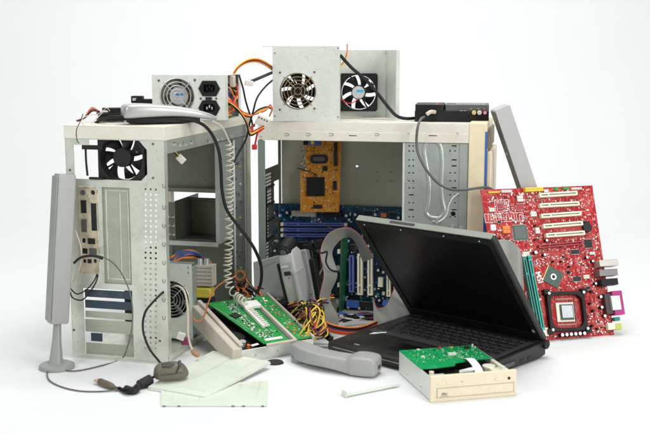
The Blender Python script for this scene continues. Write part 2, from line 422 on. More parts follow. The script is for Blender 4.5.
pts = [lr(153, 144), lr(153, 178), lr(70, 170), lr(74, 330), lr(160, 341), lr(137, 152), lr(74, 210), lr(71, 133)]
screws(lt, RM, pts, .0022, st_dark)
# IO shield
mb = MB(gold, RM)
ports = [circ(*lr(83.5, 192.5), .0045, 16), circ(*lr(93, 192.5), .0045, 16)]
def pr(px0, px1, py0, py1): a, b = lr(px0, py0); c, d = lr(px1, py1); return rect(a, c, d, b)
ports += [pr(81.5, 87, 200, 213), pr(90.5, 97.5, 203, 231), pr(82, 87.5, 219, 232), pr(82, 86, 238, 243), pr(88.5, 95.5, 238, 244), pr(82, 88, 248, 254), pr(90, 97, 248, 255), pr(83, 86.5, 259, 263), pr(88.5, 92, 259, 263), pr(94, 97, 259, 263)]
mb.prism(rect(iox0+.0003, iox1-.0003, ioz0+.0003, ioz1-.0003), ports, .0005, .0014)
io = mb.build('port_shield', lt)
for i, q in enumerate(ports):
    mb = MB(chip if i % 4 else grey_dk, RM); mb.prism(q, [], -.012, -.0002 if i % 2 else .003); mb.build('port', io)
# expansion slot covers
sw = slx1-slx0
for (a, b, m, dz) in ((290, 297.5, st_dark, -.004), (300.5, 308.5, st_dark, -.004), (311.5, 318, shade_steel, -.004), (319.5, 332, shade_steel, -.002), (343, 356, shade_steel, -.002)):
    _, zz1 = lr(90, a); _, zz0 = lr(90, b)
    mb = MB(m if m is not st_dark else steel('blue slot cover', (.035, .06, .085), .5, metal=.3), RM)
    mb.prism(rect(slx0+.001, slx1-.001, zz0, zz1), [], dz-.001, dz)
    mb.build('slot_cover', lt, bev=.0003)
_, zz1 = lr(90, 333.5); _, zz0 = lr(90, 341.5)
mb = MB(steel('blue slot cover', (.035, .06, .085), .5, metal=.3), RM); xa, _ = lr(90, 337); xb, _ = lr(101, 337)
mb.prism(rect(xa, xb, zz0, zz1), [], -.006, -.004); mb.build('slot_cover', lt)
# frames and bottom
mb = MB(st_pale)
mb.box(.0012, LW, .0005, LD-.02, .004, .0055)
mb.box(0, LW, -.001, 0, 0, .0038); mb.box(LW-.0012, LW, 0, LD-.02, 0, .016)
mb.build('bottom_panel', lt)
# rear corner post on the open side: bright flange
mb = MB(st_pale); mb.box(LW-.0013, LW, .0005, .014, .016, LH-.023); mb.box(LW-.009, LW-.0014, .013, .014, .016, LH-.023); mb.build('corner_post', lt, bev=.0003)
# top cap (cream painted) and rail with punched tabs
mb = MB(cream)
mb.prism(rect(-.001, LW+.001, -.002, LD-.02), [], LH-.0015, LH)
mb.prism(rect(-.001, LW+.001, LH-.023, LH-.0015), [], .0006, .0019, RM)
mb.box(LW-.0003, LW+.001, -.0005, LD-.02, LH-.024, LH-.0015)
mb.box(-.001, .0003, -.0005, LD-.02, LH-.024, LH-.0015)
mb.build('top_panel', lt, bev=.0005)
MS = frame((LW, 0, 0), (0, 1, 0), (0, 0, 1))         # open side plane: x = depth, y = up, z = outward (+x)
MSw = ML @ MS
def ls(px, py): return onp(MSw, px, py)
mb = MB(st_blue, MS)
hs = []
for px, w, py in ((174, .010, 144), (178, .004, 144), (183.5, .004, 143), (191, .008, 142.5), (208, .006, 141), (218, .006, 140), (222, .006, 146), (233, .006, 137), (241, .006, 136)):
    a, b = ls(px, py)
    hs.append(rect(a, a+w, b-.003, b+.003) if b+.003 < LH-.03 else rect(a, a+w, LH-.040, LH-.035))
mb.prism(rect(.015, LD-.02, LH-.048, LH-.0245), [h for h in hs if h[0][1] > LH-.046], -.0025, -.0013)
mb.build('top_rail', lt)
# front frame seen through the open side
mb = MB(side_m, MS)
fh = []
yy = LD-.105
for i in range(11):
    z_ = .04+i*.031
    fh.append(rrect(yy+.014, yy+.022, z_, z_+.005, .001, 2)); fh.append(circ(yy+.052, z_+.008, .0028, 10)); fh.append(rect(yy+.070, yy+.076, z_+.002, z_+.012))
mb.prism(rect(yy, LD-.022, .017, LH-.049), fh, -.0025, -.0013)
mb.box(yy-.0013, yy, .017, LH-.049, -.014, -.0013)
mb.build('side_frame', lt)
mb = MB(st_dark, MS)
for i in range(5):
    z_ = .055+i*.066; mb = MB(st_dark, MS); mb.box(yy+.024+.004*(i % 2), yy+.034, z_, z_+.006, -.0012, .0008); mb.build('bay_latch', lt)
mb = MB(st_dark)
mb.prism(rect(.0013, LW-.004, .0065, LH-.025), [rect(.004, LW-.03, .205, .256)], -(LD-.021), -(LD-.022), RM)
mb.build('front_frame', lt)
mb = MB(cream)
mb.prism(rect(-.002, LW+.002, 0, LH+.001), [rect(.012, LW-.03, .200, .256)], -LD, -(LD-.019), RM); mb.build('front_bezel', lt)
mb = MB(foil, MS)
for px, w, py in ((173.5, .012, 145), (180, .005, 146), (186, .005, 145), (191, .010, 143.5), (209, .006, 142), (217.5, .007, 140.5), (221.5, .006, 139), (232, .005, 137)):
    a, b = ls(px, py); b = min(max(b, LH-.044), LH-.030); mb = MB(foil, MS); mb.box(a, a+w, b-.0025, b+.0025, -.0012, .0012); mb.build('rail_tab', lt, bev=.0004)
mb = MB(st_clean, MS)
mb.box(yy+.001, yy+.005, .02, LH-.052, -.0012, .0015); mb.build('raised_edge', lt, bev=.0005)
mb = MB(st_clean, MS); mb.box(LD-.034, LD-.030, .02, LH-.052, -.0012, .0012); mb.build('raised_edge', lt, bev=.0005)
for i in range(9):
    z_ = .06+i*.036; mb = MB([foil, gold_m, st_dark][i % 3], MS); mb.cyl((yy+.044, z_, -.0012), (yy+.044, z_, .0010), .0030, n=12); mb.build('screw', lt)
# drive cage (shelves and recessed boxes facing the back)
def Zat(py, y=.30): return onp(ML @ T(0, y, 0) @ RM, 210, py)[1]
cb = .295
zA, zB, zC, zD = Zat(190, cb), Zat(203, cb), Zat(240, cb), Zat(146, cb)
mb = MB(st_dark)
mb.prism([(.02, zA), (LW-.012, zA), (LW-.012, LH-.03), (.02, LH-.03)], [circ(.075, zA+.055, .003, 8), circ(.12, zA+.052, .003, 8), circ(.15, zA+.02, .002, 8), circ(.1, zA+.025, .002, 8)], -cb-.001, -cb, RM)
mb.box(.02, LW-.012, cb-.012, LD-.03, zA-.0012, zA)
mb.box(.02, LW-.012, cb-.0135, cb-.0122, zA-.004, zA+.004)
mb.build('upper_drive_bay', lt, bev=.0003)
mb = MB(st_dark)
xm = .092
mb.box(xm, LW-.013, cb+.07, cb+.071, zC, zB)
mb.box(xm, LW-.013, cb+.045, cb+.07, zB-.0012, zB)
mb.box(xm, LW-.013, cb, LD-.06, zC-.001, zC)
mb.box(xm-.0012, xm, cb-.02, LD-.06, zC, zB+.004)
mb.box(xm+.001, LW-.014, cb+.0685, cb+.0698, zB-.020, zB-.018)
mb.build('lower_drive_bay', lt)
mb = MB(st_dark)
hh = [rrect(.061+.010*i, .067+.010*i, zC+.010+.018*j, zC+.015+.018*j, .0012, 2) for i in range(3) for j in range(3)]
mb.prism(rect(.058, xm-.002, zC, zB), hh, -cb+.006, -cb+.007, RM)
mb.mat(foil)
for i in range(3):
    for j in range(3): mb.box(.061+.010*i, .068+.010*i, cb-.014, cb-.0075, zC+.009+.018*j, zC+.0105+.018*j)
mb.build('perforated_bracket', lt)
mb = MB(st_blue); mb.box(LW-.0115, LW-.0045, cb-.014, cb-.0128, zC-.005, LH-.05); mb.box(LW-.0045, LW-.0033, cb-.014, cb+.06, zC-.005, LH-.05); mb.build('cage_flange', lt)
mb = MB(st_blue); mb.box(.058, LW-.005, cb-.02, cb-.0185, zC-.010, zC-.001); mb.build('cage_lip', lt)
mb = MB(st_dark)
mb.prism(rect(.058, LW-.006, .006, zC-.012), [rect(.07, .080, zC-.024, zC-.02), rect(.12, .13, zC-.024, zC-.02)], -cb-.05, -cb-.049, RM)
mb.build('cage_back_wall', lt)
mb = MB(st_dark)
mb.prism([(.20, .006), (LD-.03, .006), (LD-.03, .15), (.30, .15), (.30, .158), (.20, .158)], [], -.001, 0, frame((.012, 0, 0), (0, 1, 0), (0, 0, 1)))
mb.build('board_tray', lt)
# fan in the supply cut-out
fx, fz = lr(119.4, 158)
fan(lt, RM @ T(fx+.001, fz, -.004), .088, .022, nb=7, ang=.3, hubr=.20)
mb = MB(black_soft, RM)
a, b = lr(84, 146); c, d = lr(86.5, 176)
mb.tube(spline([(a, b, -.006), (a+.001, (b+d)/2, -.004), (c-.001, d, -.006)]), .002, 8)
mb.box(lr(76, 0)[0], lr(97, 0)[0], zt-.018, zt-.010, -.004, -.0025)
mb.box(lr(84, 0)[0], lr(98, 0)[0], zb, zb+.004, -.002, .004)
mb.build('fan_bracket', lt)

# ------------------------------------------------------------------ RIGHT TOWER
ry = R(-12)
ex = Vector((math.cos(ry), math.sin(ry), 0)); ey = Vector((-math.sin(ry), math.cos(ry), 0))
RL, RD, RH = .469, .19, .411
nr = P(483.5, 300, 2.13); nr.z = 0
MRc = frame(nr-ex*RL, ex, ey)
rt = thing('computer_case', 'open tower case lying open on its left side view, cream top and beige front bezel, electronics inside', 'computer case', MRc)
rt['label'] = 'open tower case with cream top, beige front bezel and boards inside, behind the laptop'
MF = MRc @ RM
def rf(px, py, y=0): return onp(MRc @ T(0, y, 0) @ RM, px, py)
bx, _ = rf(467.5, 200)
mb = MB(cream)
mb.box(.001, bx, 0, RD, RH-.0015, RH)
mb.prism(rect(.001, bx, RH-.039, RH-.0015), [], 0, .0014, RM)
mb.prism(rect(.001, bx, RH-.0385, RH-.0205), [], .0014, .0024, RM)
mb.build('top_panel', rt, bev=.0006)
mb = MB(slot_dark, RM)
for px in (287, 308.5, 331.5, 377):
    hx, hz = rf(px, 134.5); s_ = .0045
    mb.tube(spline([(hx-s_, hz+.0022, .0026), (hx+s_*.6, hz+.0022, .0026), (hx+s_, hz, .0026), (hx+s_*.6, hz-.0022, .0026), (hx-s_, hz-.0022, .0026)], 3), .00045, 5)
for px in (353, 433):
    hx, hz = rf(px, 135.5); mb.box(hx-.008, hx+.008, hz-.0008, hz+.0008, .0024, .0028)
mb.build('pressed_mark', rt)
screws(rt, RM @ T(0, 0, .0024), [rf(409, 133), rf(458, 133), rf(262, 136)], .002, cream)
# far side panel (inner face) and bottom
mb = MB(st_white)
ox = rf(357, 166, RD)
mb.prism(rect(.002, bx, .002, RH-.002), [circ(ox[0], ox[1], .003, 10)], -RD-.0012, -RD, RM); mb.build('far_side_panel', rt)
mb = MB(slot_dark, RM)
for px, py in ((377, 172), (391, 172), (377, 181), (391, 181), (358, 168), (357, 165)):
    hx, hz = rf(px, py, RD-.001); mb.box(hx-.003, hx+.003, hz-.0006, hz+.0006, -RD+.0005, -RD+.001)
mb.build('pressed_mark', rt)
mb = MB(st_white); mb.box(.002, bx, .0005, RD-.001, .002, .0035); mb.box(.002, bx, -.0014, 0, 0, .012); mb.build('bottom_panel', rt)
# back end (at the left): post, vent panel seen from inside
mb = MB(post_m); mb.box(0, .0155, -.0015, 0, .0, RH-.040); mb.box(0, .0012, 0, .02, 0, RH-.040); mb.build('corner_post', rt, bev=.0004)
ME = frame((.0, 0, 0), (0, 1, 0), (0, 0, 1))
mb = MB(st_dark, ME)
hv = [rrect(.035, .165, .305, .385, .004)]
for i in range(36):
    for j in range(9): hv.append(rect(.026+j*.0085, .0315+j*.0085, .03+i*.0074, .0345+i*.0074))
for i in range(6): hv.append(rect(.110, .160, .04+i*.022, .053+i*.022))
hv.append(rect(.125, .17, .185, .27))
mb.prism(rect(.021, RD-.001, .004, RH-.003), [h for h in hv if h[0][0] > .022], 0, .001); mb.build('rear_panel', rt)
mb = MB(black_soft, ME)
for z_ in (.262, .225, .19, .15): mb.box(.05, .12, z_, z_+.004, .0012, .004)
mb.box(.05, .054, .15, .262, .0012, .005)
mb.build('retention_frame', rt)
# drive cage plate
cx0, _ = rf(404, 200); cxb = bx-.003
mb = MB(st_blue, RM)
ch = []
for py in (146, 151, 160, 166, 173, 181, 188, 195, 203, 210, 217):
    for px in (409, 413) if py % 3 else (411,):
        hx, hz = rf(px, py); w = .0016 if len((1,)) and py % 3 else .005
        ch.append(rect(hx-w, hx+w, hz-.0012, hz+.0012))
    for px in (450, 455) if py % 2 else (454,):
        hx, hz = rf(px, py); w = .0016 if py % 2 else .005
        ch.append(rect(hx-w, hx+w, hz-.0012, hz+.0012))
ch.append(circ(*rf(453, 214), .005, 14)); ch.append(circ(*rf(444, 213), .003, 10))
mb.prism(rect(cx0, cxb, .1, RH-.040), ch, -.004, -.003)
mb.build('cage_plate', rt)
def loop_pts(d):
    return [(*rf(px, py), d) for px, py in ((427, 143), (424, 150), (426, 165), (429, 185), (428, 205), (426, 213), (431, 218), (440, 218), (444, 211), (442, 200), (441, 185), (442, 165), (441, 150), (438, 143), (431, 141), (427, 143))]
mb = MB(st_blue, RM); mb.tube(spline(loop_pts(-.0065), 6), .0058, 12); mb.build('embossed_loop', rt)
mb = MB(st_clean, RM); mb.tube(spline([(*rf(px, py), -.003) for px, py in ((466, 191), (455, 196), (449, 205), (446, 216), (438, 222), (432, 221))], 6), .0016, 8); mb.build('embossed_curve', rt)
mb = MB(st_clean, RM); mb.box(cx0-.004, cx0, .1, RH-.040, -.008, -.001); mb.build('cage_flange', rt, bev=.0005)
mb = MB(st_dark); mb.box(cx0+.001, cx0+.0022, .0045, RD-.002, .1, RH-.040); mb.build('cage_wall', rt)
mb = MB(st_blue, RM); mb.box(cxb-.014, cxb+.002, .1, RH-.040, -.0028, -.001); mb.build('cage_flange', rt)
for px, py in ((437, 222), (461, 228), (452, 226)):
    hx, hz = rf(px, py); mb = MB(foil, RM); mb.cbox((hx, hz, .001), (.006, .006, .004), rz=30); mb.build('cage_clip', rt)
# beige bezel
mb = MB(beige); mb.box(bx, RL, -.003, RD+.003, 0, RH+.003); bz = mb.build('front_bezel', rt, bev=.003, seg=3)
mb = MB(bezel_blue); mb.box(RL-.0035, RL+.0006, -.0042, -.0032, .05, RH-.015); mb.build('blue_strip', bz)
mb = MB(beige_lt); mb.box(RL+.0002, RL+.010, .004, RD-.004, 0.01, RH-.055); mb.build('bezel_cover', bz, bev=.003)
mb = MB(mat('shaded recess brown', (.22, .17, .12), .6, 0)); mb.box(RL+.0002, RL+.004, .01, RD-.01, RH-.050, RH-.012); mb.build('drive_recess', bz, bev=.001)  # solid block, brown in place of the shade inside the bezel hole

# ------------------------------------------------------------------ generic board dressing
def smd(M, w, h, n, mats, excl=(), z=.0, smin=.0012, smax=.0035):
    mb = MB(mats[0], M)
    for i in range(n):
        x = random.uniform(.003, w-.003); y = random.uniform(.003, h-.003)
        if any(a-.001 < x < b+.001 and c-.001 < y < d+.001 for a, b, c, d in excl): continue
        mb.mat(random.choice(mats)); a = random.uniform(smin, smax)*(1.5 if random.random() < .12 else 1); b = a*random.uniform(.35, .8)
        if random.random() < .5: a, b = b, a
        hh_ = random.uniform(.0005, .0014)
        mb.box(x-a/2, x+a/2, y-b/2, y+b/2, z, z+hh_)
    return mb
def qfp(M, cx, cy, a, b, m, h=.0018, rz=0, pins=True, leg=foil):
    mb = MB(m, M @ T(cx, cy, 0) @ RZ(rz)); mb.box(-a/2, a/2, -b/2, b/2, .0004, h)
    if pins:
        mb.mat(leg); n = max(3, int(a/.0016))
        for i in range(n):
            x = -a/2+(i+.5)*a/n
            mb.box(x-.0003, x+.0003, -b/2-.0012, -b/2, 0, .0008); mb.box(x-.0003, x+.0003, b/2, b/2+.0012, 0, .0008)
        n = max(3, int(b/.0016))
        for i in range(n):
            y = -b/2+(i+.5)*b/n
            mb.box(-a/2-.0012, -a/2, y-.0003, y+.0003, 0, .0008); mb.box(a/2, a/2+.0012, y-.0003, y+.0003, 0, .0008)
    return mb
def capac(M, x, y, r, h, body=black, top=foil):
    mb = MB(body, M); mb.cyl((x, y, 0), (x, y, h-.0006), r, n=14); mb.mat(top); mb.cyl((x, y, h-.0006), (x, y, h), r*.88, n=14); return mb
def slot(M, x0, y0, x1, y1, w, h, m, groove=slot_dark):
    d = Vector((x1-x0, y1-y0, 0)); L = d.length; A = M @ T(x0, y0, 0) @ Matrix.Rotation(math.atan2(d.y, d.x), 4, 'Z')
    mb = MB(m, A); mb.prism(rect(0, L, -w/2, w/2), [rect(L*.04, L*.22, -w*.14, w*.14), rect(L*.25, L*.96, -w*.14, w*.14)], .001, h)
    mb.box(.0005, L-.0005, -w/2+.0004, w/2-.0004, 0, .0011)
    return mb

# ------------------------------------------------------------------ RED MOTHERBOARD
bl = G(505, 344); br = G(613, 335); tl = P(480, 190, 2.10)
MRB = frame(bl, br-bl, tl-bl)
rb = thing('motherboard', 'red motherboard with cream slots and black processor frame leaning at the far right', 'motherboard', MRB)
def q(px, py): return onp(MRB, px, py)
MI = I4
TL, TR, BR_, BL_ = q(480.5, 189.5), q(583, 186), q(614, 334), q(510, 344)
BL_ = (BL_[0], 0.0); BR_ = (BR_[0], max(.0, BR_[1]))
W_ = BR_[0]; H_ = (TL[1]+TR[1])/2
mb = MB(red_pcb); mb.prism([(0, 0), (W_, 0), (W_+.001, H_), (min(TL[0], 0), H_)], [circ(.008, H_-.008, .002, 10), circ(W_-.008, H_-.008, .002, 10), circ(W_*.5, H_-.01, .002, 10)], -.0016, 0)
mb.build('circuit_board', rb)
excl = []
for (a, b, c, d) in ((537.2, 196.4, 575, 194), (537.7, 206.6, 577, 204.3), (539, 217, 578.7, 214.2), (541, 227.2, 580.5, 224), (544, 236.4, 582.4, 233.6)):
    p0 = q(a, b); p1 = q(c, d); slot(MI, *p0, *p1, .0085, .011, cream_slot).build('expansion_slot', rb, bev=.0003)
    excl.append((p0[0], p1[0], p0[1]-.006, p1[1]+.006))
p0 = q(537, 247.4); p1 = q(581, 243.4); slot(MI, *p0, *p1, .007, .010, red_slot).build('graphics_slot', rb, bev=.0003)
for a, b, c, d, m in ((522, 258, 536, 330, teal_dk), (527.5, 259, 541, 331, teal)):
    p0 = q(a, b); p1 = q(c, d); slot(MI, *p0, *p1, .0075, .011, m).build('memory_slot', rb, bev=.0003)
    mbx = MB(white_pl); mbx.cbox((p1[0], p1[1]-.003, .007), (.009, .006, .013)); mbx.build('slot_latch', rb, bev=.0005)
    mbx = MB(white_pl if m is teal_dk else m); mbx.cbox((p0[0], p0[1]+.003, .006), (.009, .005, .012)); mbx.build('slot_latch', rb, bev=.0005)
# chips
for px, py, w, h, m, rz, nm in ((520, 232.7, .030, .030, chip_g, 0, 'controller_chip'), (588, 243.8, .0165, .0165, chip, 0, 'audio_chip'), (575, 252, .018, .008, chip, 0, 'chip'),
        (520, 207, .015, .012, red_slot, 0, 'chip'), (576.7, 279, .016, .009, chip, 0, 'chip'), (568, 342-70, .006, .006, chip, 0, 'chip'), (500, 206, .012, .010, red_slot, 0, 'chip'), (493, 227.6, .010, .010, foil, 0, 'crystal'), (499, 222, .006, .005, chip, 0, 'chip'), (588, 288, .008, .006, chip, 0, 'chip'), (563, 257, .006, .005, chip, 0, 'chip')):
    x, y = q(px, py); mb = qfp(MI, x, y, w, h, m, .0022, rz); o = mb.build(nm, rb)
    excl.append((x-w/2, x+w/2, y-h/2, y+h/2))
x, y = q(520, 232.7); mb = MB(mat('chip dull top', (.075, .095, .09), .35)); mb.cbox((x, y, .0024), (.024, .024, .0004)); mb.build('chip_lid', rb)
# northbridge diamond with a bright round heat spreader
x, y = q(553, 277); A = T(x, y, 0) @ RZ(58)
mb = MB(chip_g, A); mb.box(-.017, .017, -.017, .017, .0003, .0018); mb.mat(gold_m); mb.box(-.0178, .0178, .0171, .0185, .0003, .0017)
nb_ = mb.build('bridge_chip', rb, bev=.0003)
mb = MB(foil, A); mb.cyl((0, 0, .0018), (0, 0, .0026), .0062, n=24); mb.mat(chip); mb.cyl((0, 0, .0026), (0, 0, .0028), .0035, n=16); mb.build('chip_die', nb_)
excl.append((x-.02, x+.02, y-.02, y+.02))
# processor retention frame
pts = [q(541, 295), q(582.5, 291), q(586.7, 327), q(549.4, 334.5)]
cx = sum(p[0] for p in pts)/4; cyy = sum(p[1] for p in pts)/4
hw = .0405; hh = .0385; A = T(cx, cyy, 0) @ RZ(-2)
mb = MB(black, A); mb.prism(rrect(-hw, hw, -hh, hh, .004), [rrect(-hw+.0062, hw-.0062, -hh+.0062, hh-.0062, .015)], .001, .011)
for sx in (-1, 1):
    for sy in (-1, 1): mb.box(sx*hw-.006, sx*hw+.006, sy*hh-.005, sy*hh+.005, .001, .014)
fr = mb.build('cooler_frame', rb, bev=.0006)
for sx in (-1, 1):
    for sy in (-1, 1):
        mb = MB(white_pl, A); mb.cyl((sx*(hw-.003), sy*(hh-.003), .014), (sx*(hw-.003), sy*(hh-.003), .0158), .0028, n=12); mb.build('pin', fr)
mb = MB(cream_slot, A); mb.box(-.020, .018, -.020, .018, .0, .0035); sk = mb.build('processor_socket', rb, bev=.0004)
mb = MB(chip_g, A); mb.box(-.013, .0162, -.0165, .0140, .0036, .0048); mb.build('processor_base', sk)
mb = MB(mat('processor nickel', (.42, .45, .47), .42, .5, .06, 60, scr=.3), A); mb.box(-.0105, .0140, -.0130, .0120, .0049, .0072); mb.build('processor_lid', sk, bev=.0008)
mb = MB(chrome, A); mb.tube([(.0215, -.02, .003), (.0215, .021, .003), (.0245, .0225, .004)], .0009, 6); mb.build('socket_lever', sk)
mb = MB(cream_slot, A)
for i in range(16):
    mb.box(-.018+i*.0024, -.0172+i*.0024, -.0265, -.0235, .0005, .001)
    mb.box(-.018+i*.0024, -.0172+i*.0024, .0235, .0265, .0005, .001)
mb.build('solder_marks', rb)
excl.append((cx-.045, cx+.045, cyy-.042, cyy+.042))
# capacitors
for i in range(6):
    x, y = q(559.5+i*4.4, 335.6-i*.35); capac(MI, x, max(y, .0045), .0038, .013, black, white_pt).build('capacitor', rb)
for px, py, r in ((534, 253, 4), (543, 255.3, 3.4), (545, 241, 3.2), (585.4, 258, 3.4), (591, 261.7, 3.4), (568, 267, 2.4), (568, 273, 2.4), (594, 284, 3.2), (599, 297.3, 3.8), (600, 307.7, 3.8), (603, 316.4, 3.8), (590, 292, 3), (591, 326, 2.8), (596, 329, 2.6), (586, 317, 2.4), (534, 226, 2), (534, 240, 2), (499, 239, 2.2), (506, 240, 2.2), (552, 262, 2.2), (560, 262, 2.2), (589, 304, 2.8), (592, 311, 2.8)):
    x, y = q(px, py); capac(MI, x, y, r*.00088, .0085, black, foil if r > 3 else chip).build('capacitor', rb)
    excl.append((x-.003, x+.003, y-.003, y+.003))
x, y = q(586.3, 227.6); mb = MB(black); mb.cyl((x, y, 0), (x, y, .004), .0105, n=24); mb.mat(chip); mb.cyl((x, y, .004), (x, y, .0052), .009, n=24); mb.box(x-.006, x+.005, y+.009, y+.0125, 0, .005); mb.build('battery_holder', rb)
# coloured connectors
for px0, px1, py0, py1, h, m, nm in ((523.5, 541, 188, 192.6, .010, yel_pl, 'yellow_connector'), (488, 499, 191.5, 193.6, .004, yel_pl, 'pin_header'), (501, 511, 190, 193, .004, white_pl, 'pin_header'),
        (502, 508, 226.3, 234, .008, orange_pl, 'orange_connector'), (554, 557, 188, 191, .006, mat('green plastic', (.03, .35, .08), .4), 'pin_header'), (562, 568, 187.5, 190, .006, mat('green plastic', (.03, .35, .08), .4), 'pin_header'),
        (571, 581, 187.6, 190, .004, white_pl, 'pin_header'), (517, 522, 196, 202, .004, white_pl, 'jumper'), (543, 547, 190, 193, .006, foil, 'jumper'),
        (530, 535, 212, 217, .006, white_pl, 'jumper'), (535, 538, 228, 234, .006, white_pl, 'jumper'), (522, 528, 252, 257, .006, cream_slot, 'jumper'), (589, 594, 252, 255, .004, foil, 'jumper'), (583, 588, 275, 279, .005, cream_slot, 'jumper'), (540, 546, 328, 337, .008, cream_slot, 'power_socket'),
        (489, 494, 208, 212, .003, white_pl, 'jumper')):
    a = q(px0, py1); b = q(px1, py0); mb = MB(m); mb.box(a[0], b[0], a[1], b[1], 0, h)
    mb.mat(slot_dark)
    k = max(2, int((b[0]-a[0])/.0035))
    for i in range(k): xx = a[0]+(i+.5)*(b[0]-a[0])/k; mb.box(xx-.0006, xx+.0006, (a[1]+b[1])/2-.0008, (a[1]+b[1])/2+.0008, h, h+.0004)
    mb.build(nm, rb, bev=.0003); excl.append((a[0], b[0], a[1], b[1]))
# rear ports at the right edge
def port(px0, px1, py0, py1, h, m, nm, face=None):
    a = q(px0, py1); b = q(px1, py0); mb = MB(m); mb.box(a[0], b[0], a[1], b[1], 0, h); o = mb.build(nm, rb, bev=.0008)
    if face:
        mb = MB(face); mb.box(b[0]-.001, b[0]+.0008, a[1]+.002, b[1]-.002, .002, h-.002); mb.build('port_opening', o)
    excl.append((a[0], b[0], a[1], b[1]))
port(594, 611.5, 261, 268.6, .024, tin, 'keyboard_port', chip)
port(594.5, 611.5, 270.3, 278, .022, mat('grey tin', (.22, .21, .20), .4, .5), 'usb_port', chip)
port(597, 612.5, 279.5, 287, .020, black, 'serial_port', chip)
port(604, 611, 294, 315, .012, mat('brown port base', (.06, .035, .035), .5), 'port_base')
port(611.2, 617.5, 291.5, 316, .016, magenta, 'parallel_port')
port(608, 614.8, 296.5, 311.5, .019, sil_st, 'port_shell')
port(606, 613, 323, 330.5, .010, cream_slot, 'audio_base')
port(613.2, 618.5, 324, 330.5, .011, lime, 'audio_jack', chip)
port(612, 617, 317.5, 321.5, .011, teal_dk, 'audio_jack', chip)
x, y = q(538.8, 277.5); excl.append((x-.007, x+.007, y-.018, y+.018))
# silkscreen outlines + brand-style letters as on the board
mb = MB(white_pt)
def outline(x0, x1, y0, y1, w=.0004):
    z0, z1 = .0002, .0005
    mb.box(x0, x1, y0, y0+w, z0, z1); mb.box(x0, x1, y1-w, y1, z0, z1); mb.box(x0, x0+w, y0+w, y1-w, z0, z1); mb.box(x1-w, x1, y0+w, y1-w, z0, z1)
for i in range(230):
    x = random.uniform(.004, W_-.02); y = random.uniform(.01, H_-.01); a = random.uniform(.002, .008); b = random.uniform(.0015, .005)
    if any(e[0]-a < x < e[1]+a and e[2]-b < y < e[3]+b for e in excl): continue
    outline(x-a/2, x+a/2, y-b/2, y+b/2)
for i in range(14):
    x, y = q(488+i*2.6, 217.5); mb.box(x, x+.0008, y-.006, y+.006, .0002, .0005)
xa, ya = q(484, 214); xb, yb = q(524, 221); outline(xa, xb, yb, ya, .0008)
xa, ya = q(494, 200); xb, yb = q(510, 213); outline(xa, xb, yb, ya, .0008); outline(xa+.004, xb-.004, yb+.004, ya-.004, .0006)
o = mb.build('silkscreen', rb); o['kind'] = 'stuff'
mb = smd(MI, W_, H_, 2400, [cream_slot, foil, chip, white_pl, chip, mat('pink resistor', (.60, .30, .28), .5), white_pt], excl, smin=.001, smax=.0034)
o = mb.build('surface_components', rb); o['kind'] = 'stuff'
def text(s, size, M, m, root, name, ext=.0003):
    cu = bpy.data.curves.new(name, 'FONT'); cu.body = s; cu.size = size; cu.extrude = ext; cu.align_x = 'CENTER'; cu.align_y = 'CENTER'; cu.offset = size*.02
    o = bpy.data.objects.new(name+'_c', cu); me = bpy.data.meshes.new_from_object(o); bpy.data.objects.remove(o)
    me.name = name; me.materials.clear(); me.materials.append(m); ob = bpy.data.objects.new(name, me); COL.objects.link(ob); ob.parent = root; ob.matrix_local = M; return ob
x, y = q(538.8, 277.5); text('MSI', .016, T(x, y, .0008) @ RZ(-80), white_pt, rb, 'printed_letters')

# ------------------------------------------------------------------ BLUE MOTHERBOARD inside the right case
yb_ = RD-.012
MB2 = MRc @ T(0, yb_, 0) @ RM
bm_ = thing('motherboard', 'blue motherboard with violet memory slots mounted inside the open right-hand case', 'motherboard', MB2)
def b2(px, py): return onp(MB2, px, py)
a = b2(269, 330); b = b2(402, 207)
a = (a[0], max(a[1], .006))
mb = MB(blue_pcb); mb.box(a[0], b[0], a[1], b[1], -.0016, 0); mb.build('circuit_board', bm_)
ex2 = []
for py in (223.5, 229, 234.5):
    p0 = b2(285, py); p1 = b2(345, py+.3); slot(I4, *p0, *p1, .0075, .012, slate).build('memory_slot', bm_, bev=.0003)
    for p, s_ in ((p0, -1), (p1, 1)):
        mb = MB(white_pl); mb.cbox((p[0]+s_*.004, p[1], .008), (.006, .007, .014)); mb.build('slot_latch', bm_, bev=.0005)
    ex2.append((p0[0], p1[0], p0[1]-.005, p0[1]+.005))
for px, py, w, h, m in ((300, 246, .035, .018, chip), (348, 245, .02, .02, chip), (380, 262, .016, .016, chip), (313, 262, .045, .04, chip), (352, 305, .03, .016, blue_w), (384, 215, .012, .008, orange_pl), (368, 213, .02, .010, chip), (392, 214, .016, .008, chip)):
    x, y = b2(px, py); qfp(I4, x, y, w, h, m, .006).build('chip', bm_)
    ex2.append((x-w/2, x+w/2, y-h/2, y+h/2))
for px, py in ((275, 212), (281, 215), (288, 212), (347, 215), (350, 219), (356, 214), (376, 214), (360, 216), (399, 217), (278, 240), (276, 250), (322, 243), (328, 241), (364, 245), (376, 247), (385, 303), (380, 290)):
    x, y = b2(px, py); capac(I4, x, y, .0035, .011, random.choice([chip, blue_w, black]), foil).build('capacitor', bm_)
mb = MB(tin); x, y = b2(306, 213); mb.box(x-.03, x+.025, y-.006, y+.006, 0, .014); mb.build('power_socket', bm_)
mb = MB(black); x, y = b2(334, 213.5); mb.box(x-.022, x+.02, y-.006, y+.006, 0, .016); mb.build('cable_socket', bm_)
mb = smd(T(a[0], a[1], 0), b[0]-a[0], b[1]-a[1], 520, [foil, cream_slot, chip, foil, teal, white_pl, blue_w], [(e[0]-a[0], e[1]-a[0], e[2]-a[1], e[3]-a[1]) for e in ex2], smax=.005)
o = mb.build('surface_components', bm_); o['kind'] = 'stuff'
